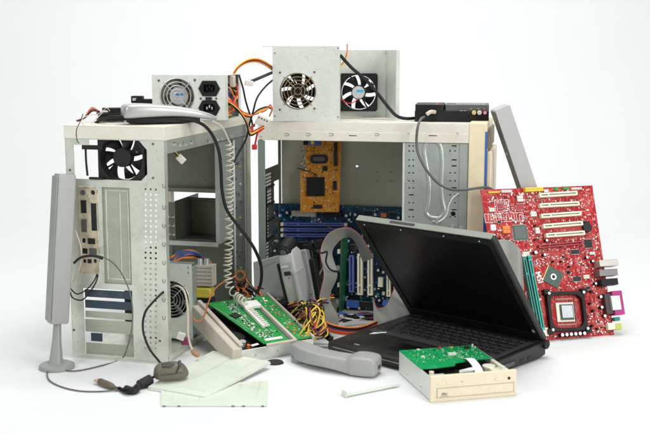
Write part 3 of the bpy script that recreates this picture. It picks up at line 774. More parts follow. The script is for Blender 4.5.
# second, darker board standing just inside the opening
pb0 = P(344, 319, 2.265); pb1 = P(403, 319, 2.235); pb2_ = P(345, 239, 2.285); pb0.z = pb1.z = .005
MB3 = frame(pb0, pb1-pb0, pb2_-pb0)
b3 = thing('motherboard', 'dark blue circuit board with cream upright slots standing between ribbon cables and laptop lid', 'motherboard', MB3)
def q3(px, py): return onp(MB3, px, py)
w3 = q3(403, 300)[0]; h3_ = q3(360, 239)[1]
mb = MB(pcb('night blue board', (.003, .010, .022), (.02, .08, .13), 250)); mb.box(0, w3, 0, h3_, -.0016, 0); mb.build('circuit_board', b3)
ex3 = []
for px, y0_, y1_, m in ((361, 294.5, 253.5, cream_slot), (371, 295, 253.5, cream_slot), (352.5, 292, 255, slate), (389.5, 296, 271, cream_slot), (396.5, 296, 272, cream_slot)):
    p0 = q3(px, y0_); p1 = q3(px, y1_); slot(I4, *p0, *p1, .0105 if px < 380 else .008, .014, m).build('expansion_slot', b3, bev=.0003)
    ex3.append((p0[0]-.006, p0[0]+.006, p0[1], p1[1]))
for px, py, w, h, m, z_ in ((353, 304, .026, .014, blue_w, .008), (383, 262, .012, .012, chip, .006), (368, 305, .03, .012, chip, .004), (386, 303, .012, .010, blue_w, .006), (381, 282, .01, .02, cream_slot, .008), (353, 247, .012, .010, chip, .006), (378, 247, .02, .010, chip, .01)):
    x, y = q3(px, py); qfp(I4, x, y, w, h, m, z_).build('chip', b3); ex3.append((x-w/2, x+w/2, y-h/2, y+h/2))
for px, py in ((379, 270), (384, 272), (380, 300), (377, 296), (363, 247), (369, 246), (349, 312), (360, 311), (378, 311)):
    x, y = q3(px, py); capac(I4, x, max(y, .004), .0032, .010, random.choice([chip, blue_w, black]), foil).build('capacitor', b3)
mb = smd(I4, w3, h3_, 300, [foil, cream_slot, chip, foil, teal, blue_w, chip], ex3, smax=.005); o = mb.build('surface_components', b3); o['kind'] = 'stuff'
# green card standing edge-on in front of the blue board
p = P(339, 318, 2.23); p2 = P(341.5, 234, 2.23)
MG = frame((p.x, p.y, p.z), Vector((.30, .95, 0)), p2-p)
gc = thing('expansion_card', 'narrow deep green circuit card standing edge-on beside the white slots inside the case', 'circuit card', MG)
L_ = (p2-p).length
mb = MB(green_dk); mb.box(0, .05, 0, L_, -.0008, .0008); mb.build('circuit_board', gc)
for i in range(9):
    mb = MB([chip, foil, chip, cream_slot][i % 4]); y = .012+i*.018; mb.box(.002, .014, y, y+.009, -.006-.002*(i % 3), -.0009); mb.build('component', gc)
mb = MB(gold_m); mb.box(.0005, .0015, .01, L_-.01, .0009, .0013); mb.build('contact_strip', gc)

# ------------------------------------------------------------------ ORANGE CARD
pbl = P(302.4, 212, 2.355); pbr = P(339, 212, 2.340); ptl = P(305.5, 141, 2.372)
MO = frame(pbl, pbr-pbl, ptl-pbl)
oc = thing('graphics_card', 'orange circuit card with a black square chip propped upright in the open case', 'circuit card', MO)
def qo(px, py): return onp(MO, px, py)
TLo, TRo, BRo = qo(305.5, 141), qo(341.8, 140.5), qo(339, 212); s1 = qo(300, 170)
mb = MB(orange_pcb); mb.prism([(s1[0], 0), BRo, TRo, TLo, (TLo[0], s1[1]), (s1[0], s1[1])], [], -.0016, 0); mb.build('circuit_board', oc)
exo = []
def bo(px0, px1, py0, py1, h, m, nm, z=0):
    a = qo(px0, py1); b = qo(px1, py0); mb = MB(m); mb.box(a[0], b[0], a[1], b[1], z, z+h); exo.append((a[0], b[0], a[1], b[1])); return mb.build(nm, oc, bev=.0006)
bo(307.2, 324.8, 177, 196, .006, black, 'heat_sink')
bo(334.5, 337.5, 142.5, 166, .006, chip, 'pin_header')
bo(333, 337, 181, 190, .002, chip, 'chip'); bo(313.5, 322.5, 204.6, 208.6, .002, chip, 'chip'); bo(323, 327.5, 166, 171, .003, chip, 'chip')
bo(309, 321, 139.8, 145.5, .009, blue_w, 'blue_connector'); bo(311.5, 315, 140.5, 144.5, .0005, yel_pl, 'connector_mark', .0092); bo(304, 308, 140, 145, .008, chip, 'connector')
x, y = qo(319.5, 159); mb = MB(chip, T(x, y, 0)); mb.prism(rrect(-.019, .019, -.0095, .0095, .008), [], 0, .007); mb.mat(grey_dk); mb.prism(rrect(-.013, .013, -.005, .005, .004), [], .007, .008); mb.build('heat_sink', oc, bev=.001)
exo.append((x-.02, x+.02, y-.01, y+.01))
xs, ys = s1[0], 0
mb = smd(T(xs, 0, 0), BRo[0]-xs, TLo[1], 260, [foil, chip, cream_slot, gold_m, chip], [(e[0]-xs, e[1]-xs, e[2], e[3]) for e in exo])
# keep only inside the step
o = mb.build('surface_components', oc); o['kind'] = 'stuff'
mb = MB(gold_m)
for i in range(14): y = .004+i*.0055; mb.box(s1[0]+.0004, s1[0]+.0028, y, y+.003, .0002, .0005)
mb.build('edge_contacts', oc)
mb = MB(black_wire); mb.tube(spline([(*qo(298, 168), .006), (*qo(305, 170), .010), (*qo(312, 172), .006), (*qo(317, 177), .006)], 6), .0011, 6); mb.build('lead', oc)

# ------------------------------------------------------------------ LAPTOP
lx, ly, lyaw, lw, ld, ll, lt_ = .0052, 1.9414, -.7547, .3108, .2497, .2741, 2.2512
MLp = T(lx, ly, 0) @ Matrix.Rotation(lyaw, 4, 'Z')
lp = thing('laptop', 'black laptop standing open with an unlit black screen leaning over its keyboard', 'laptop', MLp)
mb = MB(lap_pal)
prof_ = [(0, .006), (.004, .0035), (ld-.02, .002), (ld, .006), (ld, .030), (ld-.012, .030), (.004, .022), (0, .018)]
mb.add([(x, y, z) for x in (0, lw) for y, z in prof_], [tuple(range(7, -1, -1)), tuple(range(8, 16))]+[(i, (i+1) % 8, 8+(i+1) % 8, 8+i) for i in range(8)])
base = mb.build('base', lp, bev=.0015)
def topz(y): return .022+(y-.004)/(ld-.016)*.008
tilt = math.degrees(math.atan(.008/(ld-.016)))
MK = T(0, .004, .022) @ RX(tilt)
mb = MB(slot_dark, MK); mb.box(.012, lw-.012, .098, .224, 0, .0004); kb = mb.build('keyboard_well', lp)
mb = MB(key_m, MK)
rowsk = [(.205, .014, 16, .0), (.188, .016, 14.5, 0), (.1695, .017, 14, 0), (.151, .017, 13, .004), (.1325, .017, 12, .010), (.1135, .017, 9, 0)]
for yk, hk, nk, off in rowsk:
    kw = (lw-.030)/nk; xk = .015
    n_ = int(nk)
    for i in range(n_+ (1 if nk > n_ else 0)):
        w = kw if i < n_ else kw*(nk-n_)
        if yk < .12 and i in (4,): pass
        x0_ = xk; x1_ = min(xk+w, lw-.015); xk += w
        if x1_-x0_ < .004: continue
        a = .0008; b = .0022
        mb.add([(x0_+a, yk+a, .0004), (x1_-a, yk+a, .0004), (x1_-a, yk+hk-a, .0004), (x0_+a, yk+hk-a, .0004), (x0_+b, yk+b, .0034), (x1_-b, yk+b, .0034), (x1_-b, yk+hk-b*.8, .0034), (x0_+b, yk+hk-b*.8, .0034)],
               [(3, 2, 1, 0), (4, 5, 6, 7), (0, 1, 5, 4), (1, 2, 6, 5), (2, 3, 7, 6), (3, 0, 4, 7)])
mb.build('keys', kb)
mb = MB(key_m, MK)
for yk, hk, nk, off in rowsk:
    kw = (lw-.030)/nk
    for i in range(int(nk)):
        x = .015+i*kw+kw*.3
        mb.mat(grey_dk); mb.box(x, x+kw*.16, yk+hk*.45, yk+hk*.62, .00342, .0036)
mb.build('key_legends', kb)
mb = MB(black_gloss, MK); mb.box(.115, .185, .03, .072, 0, .0005); mb.build('touch_pad', lp)
mb = MB(key_m, MK)
for i in range(2): mb.box(.116+i*.035, .149+i*.035, .076, .088, 0, .0016)
mb.build('pad_buttons', lp, bev=.0004)
mb = MB(lap_edge); mb.box(.012, lw-.012, -.0006, .002, .0125, .0145); mb.build('front_trim', lp, bev=.0004)
# white torn label on the palm rest
xt, yt = onp(MLp @ MK, 378, 333)
mb = MB(white_pt, MK @ T(xt, yt, 0) @ RZ(50)); mb.prism([(-.017, -.004), (-.008, -.006), (.004, -.003), (.015, -.004), (.017, .002), (.006, .0045), (.001, .002), (-.006, .005), (-.012, .001)], [], .0003, .0006); mb.build('torn_label', lp)
mb = MB(foil, MK); mb.box(.05, .062, .012, .016, .0002, .0005); mb.build('badge', lp)
# right side ports
mb = MB(chip)
for y0_, y1_, z0_, z1_ in ((.05, .064, .008, .014), (.07, .10, .007, .012), (.11, .15, .006, .017), (.165, .178, .008, .014), (.19, .203, .008, .014)):
    mb.box(lw-.0004, lw+.0006, y0_, y1_, z0_, z1_)
mb.build('side_ports', lp)
mb = MB(grey_dk); mb.box(lw+.0006, lw+.0012, .113, .147, .008, .015); mb.build('port_cover', lp)
# hinges
for xh in (.02, lw-.006):
    mb = MB(black); mb.cyl((xh-.012, ld-.004, .026), (xh+.012, ld-.004, .026), .0085, n=20); mb.build('hinge', lp, bev=.001)
# lid
Au = (math.cos(lt_), math.sin(lt_))
MLid = frame((0, ld-.004, .028), (1, 0, 0), (0, Au[0], Au[1]))     # z = x cross y = inner or outer
zs = MLid.to_3x3() @ Vector((0, 0, 1))
# z points toward the keyboard side if its y component is negative
sgn = 1 if zs.y < 0 else -1
th = .011
mb = MB(lap_pal, MLid); z0_, z1_ = (-th, -.0005) if sgn > 0 else (.0005, th)
mb.box(0, lw, .002, ll, z0_, z1_); ld_o = mb.build('lid', lp, bev=.002)
b_ = .014
mb = MB(black, MLid); mb.prism(rrect(.001, lw-.001, .003, ll-.001, .004), [rrect(b_, lw-b_, .026, ll-.014, .002)], 0 if sgn > 0 else -.0022, .0022 if sgn > 0 else 0); mb.build('screen_bezel', lp)
mb = MB(lap_scr, MLid); mb.box(b_-.001, lw-b_+.001, .025, ll-.013, *((-.0004, .0006) if sgn > 0 else (-.0006, .0004))); mb.build('screen', lp)
mb = MB(lap_edge, MLid); mb.box(.004, lw-.004, ll+.0001, ll+.0022, z0_-.001, z1_+.0015); mb.build('lid_edge_trim', lp, bev=.0008)
mb = MB(slot_dark, MLid); mb.box(lw*.27, lw*.45, ll+.0023, ll+.0032, z0_+.003, z1_-.003); mb.build('lid_latch', lp)
mb = MB(white_pl, MLid)
for x in (.022, lw*.66, lw-.03, lw*.35): mb.cyl((x, ll-.007, .0022*sgn), (x, ll-.007, .0028*sgn), .0014, n=10)
mb.build('screw_covers', lp)
mb = MB(gold, MLid); mb.box(lw-.013, lw-.008, .030, .037, *((.0022, .0026) if sgn > 0 else (-.0026, -.0022))); mb.build('bezel_clip', lp)

# ------------------------------------------------------------------ OPTICAL DRIVE (front right)
o_ = G(430.5, 403); yw = math.atan2(G(518, 395.5).y-o_.y, G(518, 395.5).x-o_.x)
MD = T(*o_) @ Matrix.Rotation(yw, 4, 'Z')
dr = thing('optical_drive', 'opened optical disc drive with beige front, green board on top, in front of the laptop', 'disc drive', MD)
dw, dd, dh = .147, .165, .043
mb = MB(st_clean)
mb.box(.002, .0032, .006, dd, .001, dh-.003); mb.box(dw-.0032, dw-.002, .006, dd, .001, dh-.006)
mb.box(.0032, dw-.0032, .006, dd, .001, .0022); mb.box(.0032, dw-.0032, dd-.0012, dd, .0022, dh-.004)
mb.box(.0032, .009, .006, .02, dh-.0042, dh-.003)
mb.build('metal_tray', dr, bev=.0003)
mb = MB(beige_lt)
mb.box(-.0005, dw+.0005, 0, .006, 0, dh+.0005); bz = mb.build('front_panel', dr, bev=.0012, seg=3)
mb = MB(mat('bezel groove', (.40, .33, .24), .6)); w = .0005
for x0_, x1_, z0_, z1_ in ((.010, .143, .0225, .0232), (.010, .143, .0068, .0074), (.010, .0107, .0074, .0225), (.1423, .143, .0074, .0225)): mb.box(x0_, x1_, -.0004, .0002, z0_, z1_)
mb.build('tray_outline', bz)
mb = MB(beige_lt); mb.box(.0112, .1418, -.0008, .0002, .008, .0218); mb.build('tray_door', bz, bev=.0003)
text('disc', .0065, T(.023, -.0010, .0135) @ RX(90), ink, bz, 'disc_mark', .0002)
mb = MB(ink); mb.box(.016, .030, -.0011, -.0008, .0092, .0099); mb.build('mark_line', bz)
mb = MB(beige); mb.box(.012, .024, -.001, .0002, .029, .032); mb.build('button', bz, bev=.0004)
mb = MB(beige); mb.box(.026, .036, -.001, .0002, .029, .032); mb.build('button', bz, bev=.0004)
mb = MB(beige); mb.box(.110, .124, -.0014, .0002, .0285, .0325); mb.build('eject_button', bz, bev=.0004)
mb = MB(black); mb.cyl((.134, -.0006, .0305), (.134, .001, .0305), .0024, n=16); mb.build('headphone_hole', bz)
mb = MB(brown_plug); mb.cyl((.053, -.0008, .031), (.053, .001, .031), .001, n=8); mb.build('lamp', bz)
# green board covering the rear, ragged front
MDt = MD @ T(0, 0, dh-.002)
def qd(px, py): return onp(MDt, px, py)
pcbp = [(.002, dd-.001), (.002, .052), (.030, .0515), (.062, .056), (.070, .070), (.105, .078), (dw-.010, .082), (dw-.008, dd-.001)]
mb = MB(green_pcb2); mb.prism(pcbp, [], dh-.0035, dh-.002); pb = mb.build('green_board', dr)
mb = MB(green_pcb2); mb.box(.02, dw-.004, .0065, .010, dh-.006, dh-.0035); mb.build('front_board', dr)
for px, py, w, h, z_, m in ((448, 345.5, .007, .003, .0012, yel_pl), (467, 348.5, .009, .008, .003, chip), (452, 355, .014, .006, .004, white_pl), (414, 346.5, .005, .004, .0015, cream_slot), (423, 357, .006, .005, .0015, cream_slot), (428, 340, .004, .003, .003, red_w), (471, 342.5, .003, .003, .004, foil), (482, 347, .004, .003, .001, foil)):
    x, y = qd(px, py); x = min(max(x, .008), dw-.012); y = min(max(y, .06), dd-.006); mb = MB(m); mb.box(x-w/2, x+w/2, y-h/2, y+h/2, dh-.002, dh-.002+z_); mb.build('component', pb)
mb = smd(T(.004, .085, dh-.002), dw-.016, dd-.088, 180, [foil, green_pcb, chip, cream_slot], [], smin=.0008, smax=.0022); o = mb.build('surface_components', pb); o['kind'] = 'stuff'
mb = MB(black)
mb.box(.006, dw-.006, .012, dd-.004, .003, .022); mb.box(.035, .10, .02, .07, .022, .030)
mb.build('mechanism', dr, bev=.002)
mb = MB(st_clean); mb.box(.005, .040, .013, .050, .028, .031); mb.build('mechanism_plate', dr, bev=.0006)
mb = MB(cream_slot); mb.box(dw-.030, dw-.006, .022, .045, .022, .036); mb.cyl((dw-.025, .055, .022), (dw-.025, .055, .037), .011, n=20); mb.box(dw-.010, dw-.0035, .012, .085, .026, .038); mb.build('motor_mount', dr, bev=.001)
mb = MB(white_pt); mb.tube(spline([(.070, .050, .030), (.082, .040, .036), (.092, .048, .034)], 6), .004, 8); mb.build('lens_sled', dr)
mb = MB(white_pt)
A_ = spline([(.088, .088, dh-.001), (.089, .070, dh+.002), (.090, .045, dh-.004), (.089, .028, .03)], 6); B_ = [p+Vector((.014, 0, 0)) for p in A_]
mb.add([v for p in zip(A_, B_) for v in p], [(2*i, 2*i+1, 2*i+3, 2*i+2) for i in range(len(A_)-1)]); o = mb.build('flat_ribbon', dr); sm = o.modifiers.new('s', 'SOLIDIFY'); sm.thickness = .0004
for x, y in ((.012, .03), (dw-.012, .03)):
    mb = MB(cream_slot); mb.cyl((x, y, dh-.009), (x, y, dh-.001), .004, n=14); mb.build('post', dr)
mb = MB(yel_pl); mb.box(.045, .052, .0066, .0098, dh-.0035, dh-.001); mb.build('component', dr)
screws(dr, frame((.002, 0, 0), (0, -1, 0), (0, 0, 1)), [(-.05, .012), (-.12, .012)], .002, foil)

# ------------------------------------------------------------------ SECOND OPENED DRIVE (green board, tilted)
o_ = G(240, 363.5)
xd = Vector((.84, .53, 0)).normalized(); yd = Vector((-.53, .84, 0)).normalized()*math.cos(R(15.5))+Vector((0, 0, math.sin(R(15.5))))
M2 = frame(o_, xd, yd)
g = thing('optical_drive', 'opened disc drive tilted on its side of loose wires, green board and beige bars uppermost', 'disc drive', M2)
g['label'] = 'opened disc drive with green board and beige bars, tilted up below the open left tower'
gw, gd, gh = .152, .182, .030
MT = M2 @ T(0, 0, gh)
def q2(px, py): return onp(MT, px, py)
mb = MB(st_clean); mb.box(.0, gw, 0, .0015, 0, gh-.004); mb.box(gw-.0015, gw, .0015, gd, 0, gh-.004); mb.box(0, gw-.0015, .0015, gd, 0, .0015); mb.box(.0, gw-.0015, gd-.0015, gd, .0015, gh-.004)
mb.build('metal_tray', g, bev=.0004)
screws(g, RX(90), [(.03, .012), (.075, .014), (.12, .012)], .002, foil)
c0 = q2(192, 314); c1 = q2(200, 311.5); c2 = q2(231, 353); c3 = q2(219, 353)
mb = MB(beige_bar); mb.box(-.020, -.0005, -.004, gd-.012, -.002, gh+.004); fb = mb.build('front_panel', g, bev=.0025)
mb = MB(beige_bar); mb.box(-.006, .002, .0, gd-.004, gh+.0045, gh+.009); mb.build('front_rim', g, bev=.001)
mb = MB(black); mb.box(.002, gw-.003, .003, gd-.003, .002, .014); mb.cyl((.022, .06, .014), (.022, .06, .02), .015, n=20); mb.build('mechanism', g)
mb = MB(orange_pl); mb.cyl((.026, .022, .014), (.026, .022, .022), .003, n=10); mb.mat(foil); mb.cyl((.020, .034, .014), (.020, .034, .024), .006, n=14); mb.build('motor', g)
mb = MB(white_pt); mb.cbox((.036, .017, .023), (.016, .005, .001), rz=10); mb.build('small_label', g)
bx0 = .036
def gp(px, py): return q2(px, py)
mb = MB(green_pcb); mb.prism([(bx0+.012, .006), (gw-.052, .002), (gw-.050, gd-.006), (bx0-.020, gd-.004)], [], gh-.002, gh-.0004); pb = mb.build('green_board', g)
mb = MB(green_pcb); mb.prism([(gw-.036, .003), (gw-.006, .003), (gw-.006, gd-.004), (gw-.036, gd-.004)], [], gh-.003, gh-.0014); pb2 = mb.build('green_board', g)
mb = MB(st_clean); mb.box(gw-.050, gw-.037, .004, gd-.006, gh-.010, gh-.008); mb.build('slot_floor', g)
mb = MB(beige_bar); mb.box(gw-.0050, gw-.0002, -.002, gd, gh-.0035, gh+.003); mb.build('frame_bar', g, bev=.001)
mb = MB(beige_bar); mb.box(gw-.044, gw-.038, -.002, gd-.02, gh-.003, gh+.002); mb.build('frame_bar', g, bev=.001)
mb = MB(beige_bar); mb.box(.05, gw-.040, -.003, .002, gh-.003, gh+.002); mb.build('frame_bar', g, bev=.001)
mb = MB(white_pt); mb.box(.056, .092, .013, .020, gh-.0003, gh+.0005); mb.build('label', pb)
mb = MB(white_pl)
for i in range(11): mb.box(.0775, .0885+.0006*(i % 3), .058+i*.0068, .0605+i*.0068, gh+.001, gh+.0052)
mb.box(.072, .0773, .056, .135, gh, gh+.006)
mb.build('white_connector', pb, bev=.0006)
mb = MB(white_pt); mb.box(.072, .108, .128, .150, gh+.001, gh+.009); mb.build('white_connector', pb, bev=.002)
mb = MB(chip); mb.cbox((.045, .115, gh+.001), (.016, .016, .002), rz=20); mb.build('chip', pb)
exg = [(.066, .10, .05, .15), (.05, .095, .01, .022)]
mb = smd(T(.045, .006, gh-.0004), gw-.10, gd-.014, 420, [foil, white_pl, foil, chip, cream_slot], [(a-.045, b-.045, c-.006, d-.006) for a, b, c, d in exg], smax=.004); o = mb.build('surface_components', pb); o['kind'] = 'stuff'
mb = smd(T(gw-.034, .006, gh-.0014), .026, gd-.014, 60, [foil, orange_pl, foil, copper, cream_slot], [], smin=.002, smax=.005); o = mb.build('surface_components', pb2); o['kind'] = 'stuff'
mb = MB(foil); mb.tube([(.060, .030+.03, gh+.0005), (.058, .150, gh+.0005)], .0008, 6); mb.tube([(.052, .04, gh+.0003), (.022, .155, gh+.0003)], .0007, 6); mb.build('board_trace_wire', pb)

# ------------------------------------------------------------------ LEFT SPEAKER
MSp = T(*G(57, 368)) @ RZ(-20)
def speaker_geo(root, M, H, w, dpt):
    mb = MB(spk_m, M)
    rings = []
    for z_, sx, sy in ((0, .88, .9), (.004, .97, .98), (H*.5, 1, 1), (H-.005, .97, .98), (H, .86, .9)):
        rings.append([(x*sx, y*sy, z_) for x, y in rrect(-w/2, w/2, -dpt/2, dpt/2, .004, 4)])
    mb.loft(rings); return mb
sp = thing('speaker', 'slim light grey desktop speaker upright on a round foot at the far left', 'speaker', MSp)
pb_ = P(57.5, 323, 1.86); pt_ = P(65, 174, 1.885)
Mi = MSp.inverted(); zb_ = Mi @ pb_; zt_ = Mi @ pt_
Hs = (zt_-zb_).length
A = frame(zb_, Vector((math.cos(R(52)), math.sin(R(52)), 0)), z=zt_-zb_)
o = speaker_geo(sp, A, Hs, .034, .03).build('speaker_body', sp)
mb = MB(spk_s, A)
mb.prism(rect(-.005, .0135, .008, Hs-.012), [], .0155, .0158, frame((-.0175-.0001, 0, 0), (0, 1, 0), (0, 0, 1)) if False else T(0, 0, 0) @ RX(90)) if False else None
mb.box(-.0185, -.0165, -.0145, .0145, .004, Hs-.004); mb.build('side_cover', sp, bev=.001)
mb = MB(spk_s); top = zb_+Vector((0, 0, .004))
rings = []
for t_, w1, d1 in ((0, .030, .020), (.12, .022, .016), (.55, .015, .012), (1, .0125, .011)):
    c = Vector((-.002, 0, .004)).lerp(top, t_); rings.append([(c.x+x, c.y+y, c.z) for x, y in rrect(-w1/2, w1/2, -d1/2, d1/2, .004, 4)])
mb.loft(rings); mb.build('neck', sp)
mb = MB(spk_s); mb.cyl((0, 0, 0), (0, 0, .006), .031, n=40); mb.cyl((0, 0, .006), (0, 0, .0085), .031, .026, n=40); mb.build('foot', sp, bev=.001)

# ------------------------------------------------------------------ GREY BAR leaning at the right
pT = P(500, 107, 2.125); pB = P(574, 318, 2.20); pB.z = 0.004; 
# bottom on the floor behind the red board, top just past the bezel
xdir = P(518, 140, 2.14)-P(498, 140, 2.14)
d_ = (P(528, 190, 2.155)-P(500, 107, 2.13)).normalized()
Lb = (0.012-pT.z)/d_.z
xv = Vector((1, .22, 0)); xv = xv-d_*xv.dot(d_); A = frame(pT+d_*Lb, xv, y=-d_)
spk_r = mat('cool grey speaker front', (.46, .465, .46), .55, .1, .02, 80, .25, 1500)
gb = thing('speaker', 'long slim grey speaker leaning against the right case behind the red motherboard', 'speaker', A)
mb = MB(spk_r); mb.prism(rrect(-.016, .016, 0, Lb, .004), [], -.013, .013); mb.build('speaker_body', gb, bev=.0015)
mb = MB(mat('shaded speaker side', (.13, .13, .115), .5)); mb.box(-.0172, -.0161, .003, Lb-.003, -.0125, .0125); mb.build('side_cover', gb, bev=.0005)  # left face darkened by colour to carry its shade
mb = MB(foil); mb.cyl((-.018, Lb*.8, 0), (-.0172, Lb*.8, 0), .003, n=10); mb.build('screw', gb)

# ------------------------------------------------------------------ POWER SUPPLY on the left tower
pl = P(153, 122, 2.02); zt_l = LH
pA = G(153, 122, zt_l+.0005); 
psY = 2.055
pA = P(153, 122, psY); pA.z = LH+.0008
MPs = T(*pA) @ RZ(-9)
ps = thing('power_supply', 'power supply with clear fan and two black sockets on top of the left tower', 'power supply', MPs)
pw, pdp, phh = .142, .125, .084
def psq(px, py): return onp(MPs @ RM, px, py)
fcx, fcy = psq(177.5, 96); fr_ = .034
s1_ = psq(209.5, 88.5); s2_ = psq(209.5, 108)
def octo(cx, cy, a, b): return [(cx-a, cy), (cx-a*.62, cy-b), (cx+a*.62, cy-b), (cx+a, cy), (cx+a*.62, cy+b), (cx-a*.62, cy+b)]
mb = MB(st_clean)
mb.prism(rect(0, pw, 0, phh), [circ(fcx, fcy, fr_, 36), octo(*s1_, .021, .0145), octo(*s2_, .021, .0145)], 0, .0012, RM)
mb.build('front_plate', ps)
mb = MB(st_clean); mb.box(0, .0012, .0002, pdp, 0, phh); mb.box(.0012, pw, .0002, pdp, phh-.0012, phh); mb.box(.0012, pw, .0002, pdp, 0, .0012); mb.box(.0012, pw, pdp-.0012, pdp, .0012, phh-.0012)
mb.box(pw-.0012, pw, .0002, .02, .0012, phh-.0012); mb.box(pw-.0012, pw, pdp-.018, pdp-.0013, .0012, phh-.0012); mb.build('housing', ps)
for s_, d_i in ((s1_, 0), (s2_, 1)):
    mb = MB(black, RM); mb.prism(octo(*s_, .0208, .0143), [rrect(s_[0]-.011, s_[0]+.011, s_[1]-.0075, s_[1]+.0075, .003)], .0005, .0035); mb.prism(octo(*s_, .0205, .014), [], -.012, -.008)
    k = mb.build('power_socket', ps, bev=.0004)
    for dx, dy in ((-.005, 0), (0, .003), (.005, 0)):
        mb = MB(chip if not d_i else foil, RM); mb.box(s_[0]+dx-.001, s_[0]+dx+.001, s_[1]+dy-.0025, s_[1]+dy+.0025, -.008, .001); mb.build('pin', k)
mb = MB(chip, RM); c_ = psq(209, 98.5); mb.box(c_[0]-.006, c_[0]+.006, c_[1]-.0028, c_[1]+.0028, .0012, .004); mb.build('voltage_switch', ps, bev=.0004)
screws(ps, RM @ T(0, 0, .0012), [psq(201, 98.5), psq(216.5, 98.5)], .0024, copper)
screws(ps, RM @ T(0, 0, .0012), [psq(159, 80.5), psq(195, 80), psq(159, 118)], .0026, copper)
grille(ps, RM @ T(fcx, fcy, 0), fr_*.98, foil, 5, .0008, .002)
fan(ps, RM @ T(fcx, fcy, -.004), .074, .022, mat('clear beige fan', (.42, .39, .31), .4), mat('clear beige fan', (.42, .39, .31), .4), sticker=True, name='cooling_fan', hubr=.25)
# innards seen at the open end
for i, (m, y, z_, a, b, c) in enumerate(((blue_w, .05, .045, .010, .03, .02), (copper, .03, .02, .012, .022, .022), (tapeyel, .06, .014, .012, .028, .02), (chip, .08, .04, .010, .02, .05), (gold, .03, .05, .008, .015, .03), (grey_dk, .09, .02, .01, .02, .03))):
    mb = MB(m); mb.box(pw-.012-a, pw-.006, y-b/2, y+b/2, max(.002, z_-c/2), z_+c/2); mb.build('component', ps, bev=.0015)
cols = [orange_w, red_w, red_w, yellow, black_wire, orange_w, red_w, blue_w, pink_w, black_wire]
for i, m in enumerate(cols):
    z0_ = random.uniform(.03, .07); y0_ = random.uniform(.03, .09)
    pts = [(pw-.01, y0_, z0_), (pw+.002, y0_+random.uniform(-.01, .01), z0_-.008), (pw+.004, .05+random.uniform(-.02, .02), .028+random.uniform(-.008, .008)), (pw-.004, .04+random.uniform(-.02, .03), .010)]
    mb = MB(m); mb.tube(spline(pts, 6), .0017, 7); mb.build('inner_wire', ps)
mb = MB(tan_wire); mb.box(pw-.004, pw+.006, .045, .06, .06, .082); mb.build('heat_sink', ps, bev=.002)

# ------------------------------------------------------------------ FAN CASING on the right tower (Z-shaped open supply casing)
pF = P(273, 121, 2.215); pF.z = RH+.0008
MFc = T(*pF) @ RZ(-5)
fc = thing('power_supply', 'gutted steel power supply casing with two fans on top of the right case', 'power supply', MFc)
def fq(px, py, y=0): return onp(MFc @ T(0, y, 0) @ RM, px, py)
fw, _ = fq(339.7, 90); _, fh_ = fq(300, 46)
c1x, c1y = fq(298, 91)
mb = MB(st_clean); mb.prism(rect(0, fw, 0, fh_), [circ(c1x, c1y, .0375, 40)], 0, .0012, RM); mb.build('front_plate', fc)
fdp = .135
a0 = fq(340.3, 90, fdp)[0]; a1 = fq(397.5, 90, fdp)[0]; hb = fq(370, 50, fdp)[1]
c2x, c2y = fq(359, 92, fdp)
aw_ = a1-.026
mb = MB(st_clean); mb.prism(rect(a0, aw_, 0, hb), [circ(c2x, c2y, .038, 40)], -fdp-.0012, -fdp, RM); mb.build('back_plate', fc)
mb = MB(st_clean); mb.prism([(fw-.0012, .0003), (fw, .0003), (a0+.0012, fdp-.0003), (a0, fdp-.0003)], [], 0.0015, min(fh_, hb)); mb.build('side_wall', fc)
mb = MB(st_clean); mb.prism([(aw_, fdp+.0012), (aw_, fdp), (a1-.002, fdp-.085), (a1-.0008, fdp-.085)], [], 0, hb); mb.prism([(aw_-.05, fdp-.0006), (aw_-.0006, fdp-.0006), (a1-.0035, fdp-.08), (aw_-.05, fdp-.05)], [], 0, .0012); mb.box(a1-.0007, a1+.006, fdp-.0862, fdp-.085, 0, hb); mb.build('side_flange', fc)
fan(fc, RM @ T(c1x, c1y, -.005), .080, .022, body=black_soft, name='cooling_fan', nb=7, ang=.6)
grille(fc, RM @ T(c1x, c1y, 0), .036, mat('bronze wire', (.30, .22, .14), .4, .5), 5, .0010, .001)
fan(fc, RM @ T(c2x, c2y, -fdp+.025), .080, .024, body=black, sticker=True, name='cooling_fan', nb=7, ang=.1, hubr=.2)
screws(fc, RM @ T(0, 0, .0012), [fq(280, 72.5), fq(314.5, 72), fq(280, 109.5), fq(314.5, 108.5)], .0024, copper)
screws(fc, RM @ T(0, 0, .0012), [fq(275, 53), fq(338, 48), fq(338, 117), fq(275, 116)], .0014, st_dark)
screws(fc, RM @ T(0, 0, -fdp), [fq(386, 53, fdp), fq(386, 116, fdp)], .0018, st_dark)
mb = MB(foil, RM); mb.box(-.022, 0, fh_-.001, fh_, -.004, 0); mb.build('bent_tab', fc)
Mi = MFc.inverted()
for i, (m, pts) in enumerate(((red_w, [(341, 98, 2.31), (345, 102, 2.30), (352, 103, 2.30), (359, 98, 2.305)]), (red_w, [(341, 65, 2.30), (344, 61, 2.30), (347, 52, 2.30), (347, 44, 2.30)]), (yellow, [(341, 68, 2.30), (345, 62, 2.30), (347.5, 54, 2.30), (347.5, 45, 2.30)]))):
    mb = MB(m); mb.tube(spline([Mi @ P(*p_) for p_ in pts], 6), .0011, 6); mb.build('fan_lead', fc)

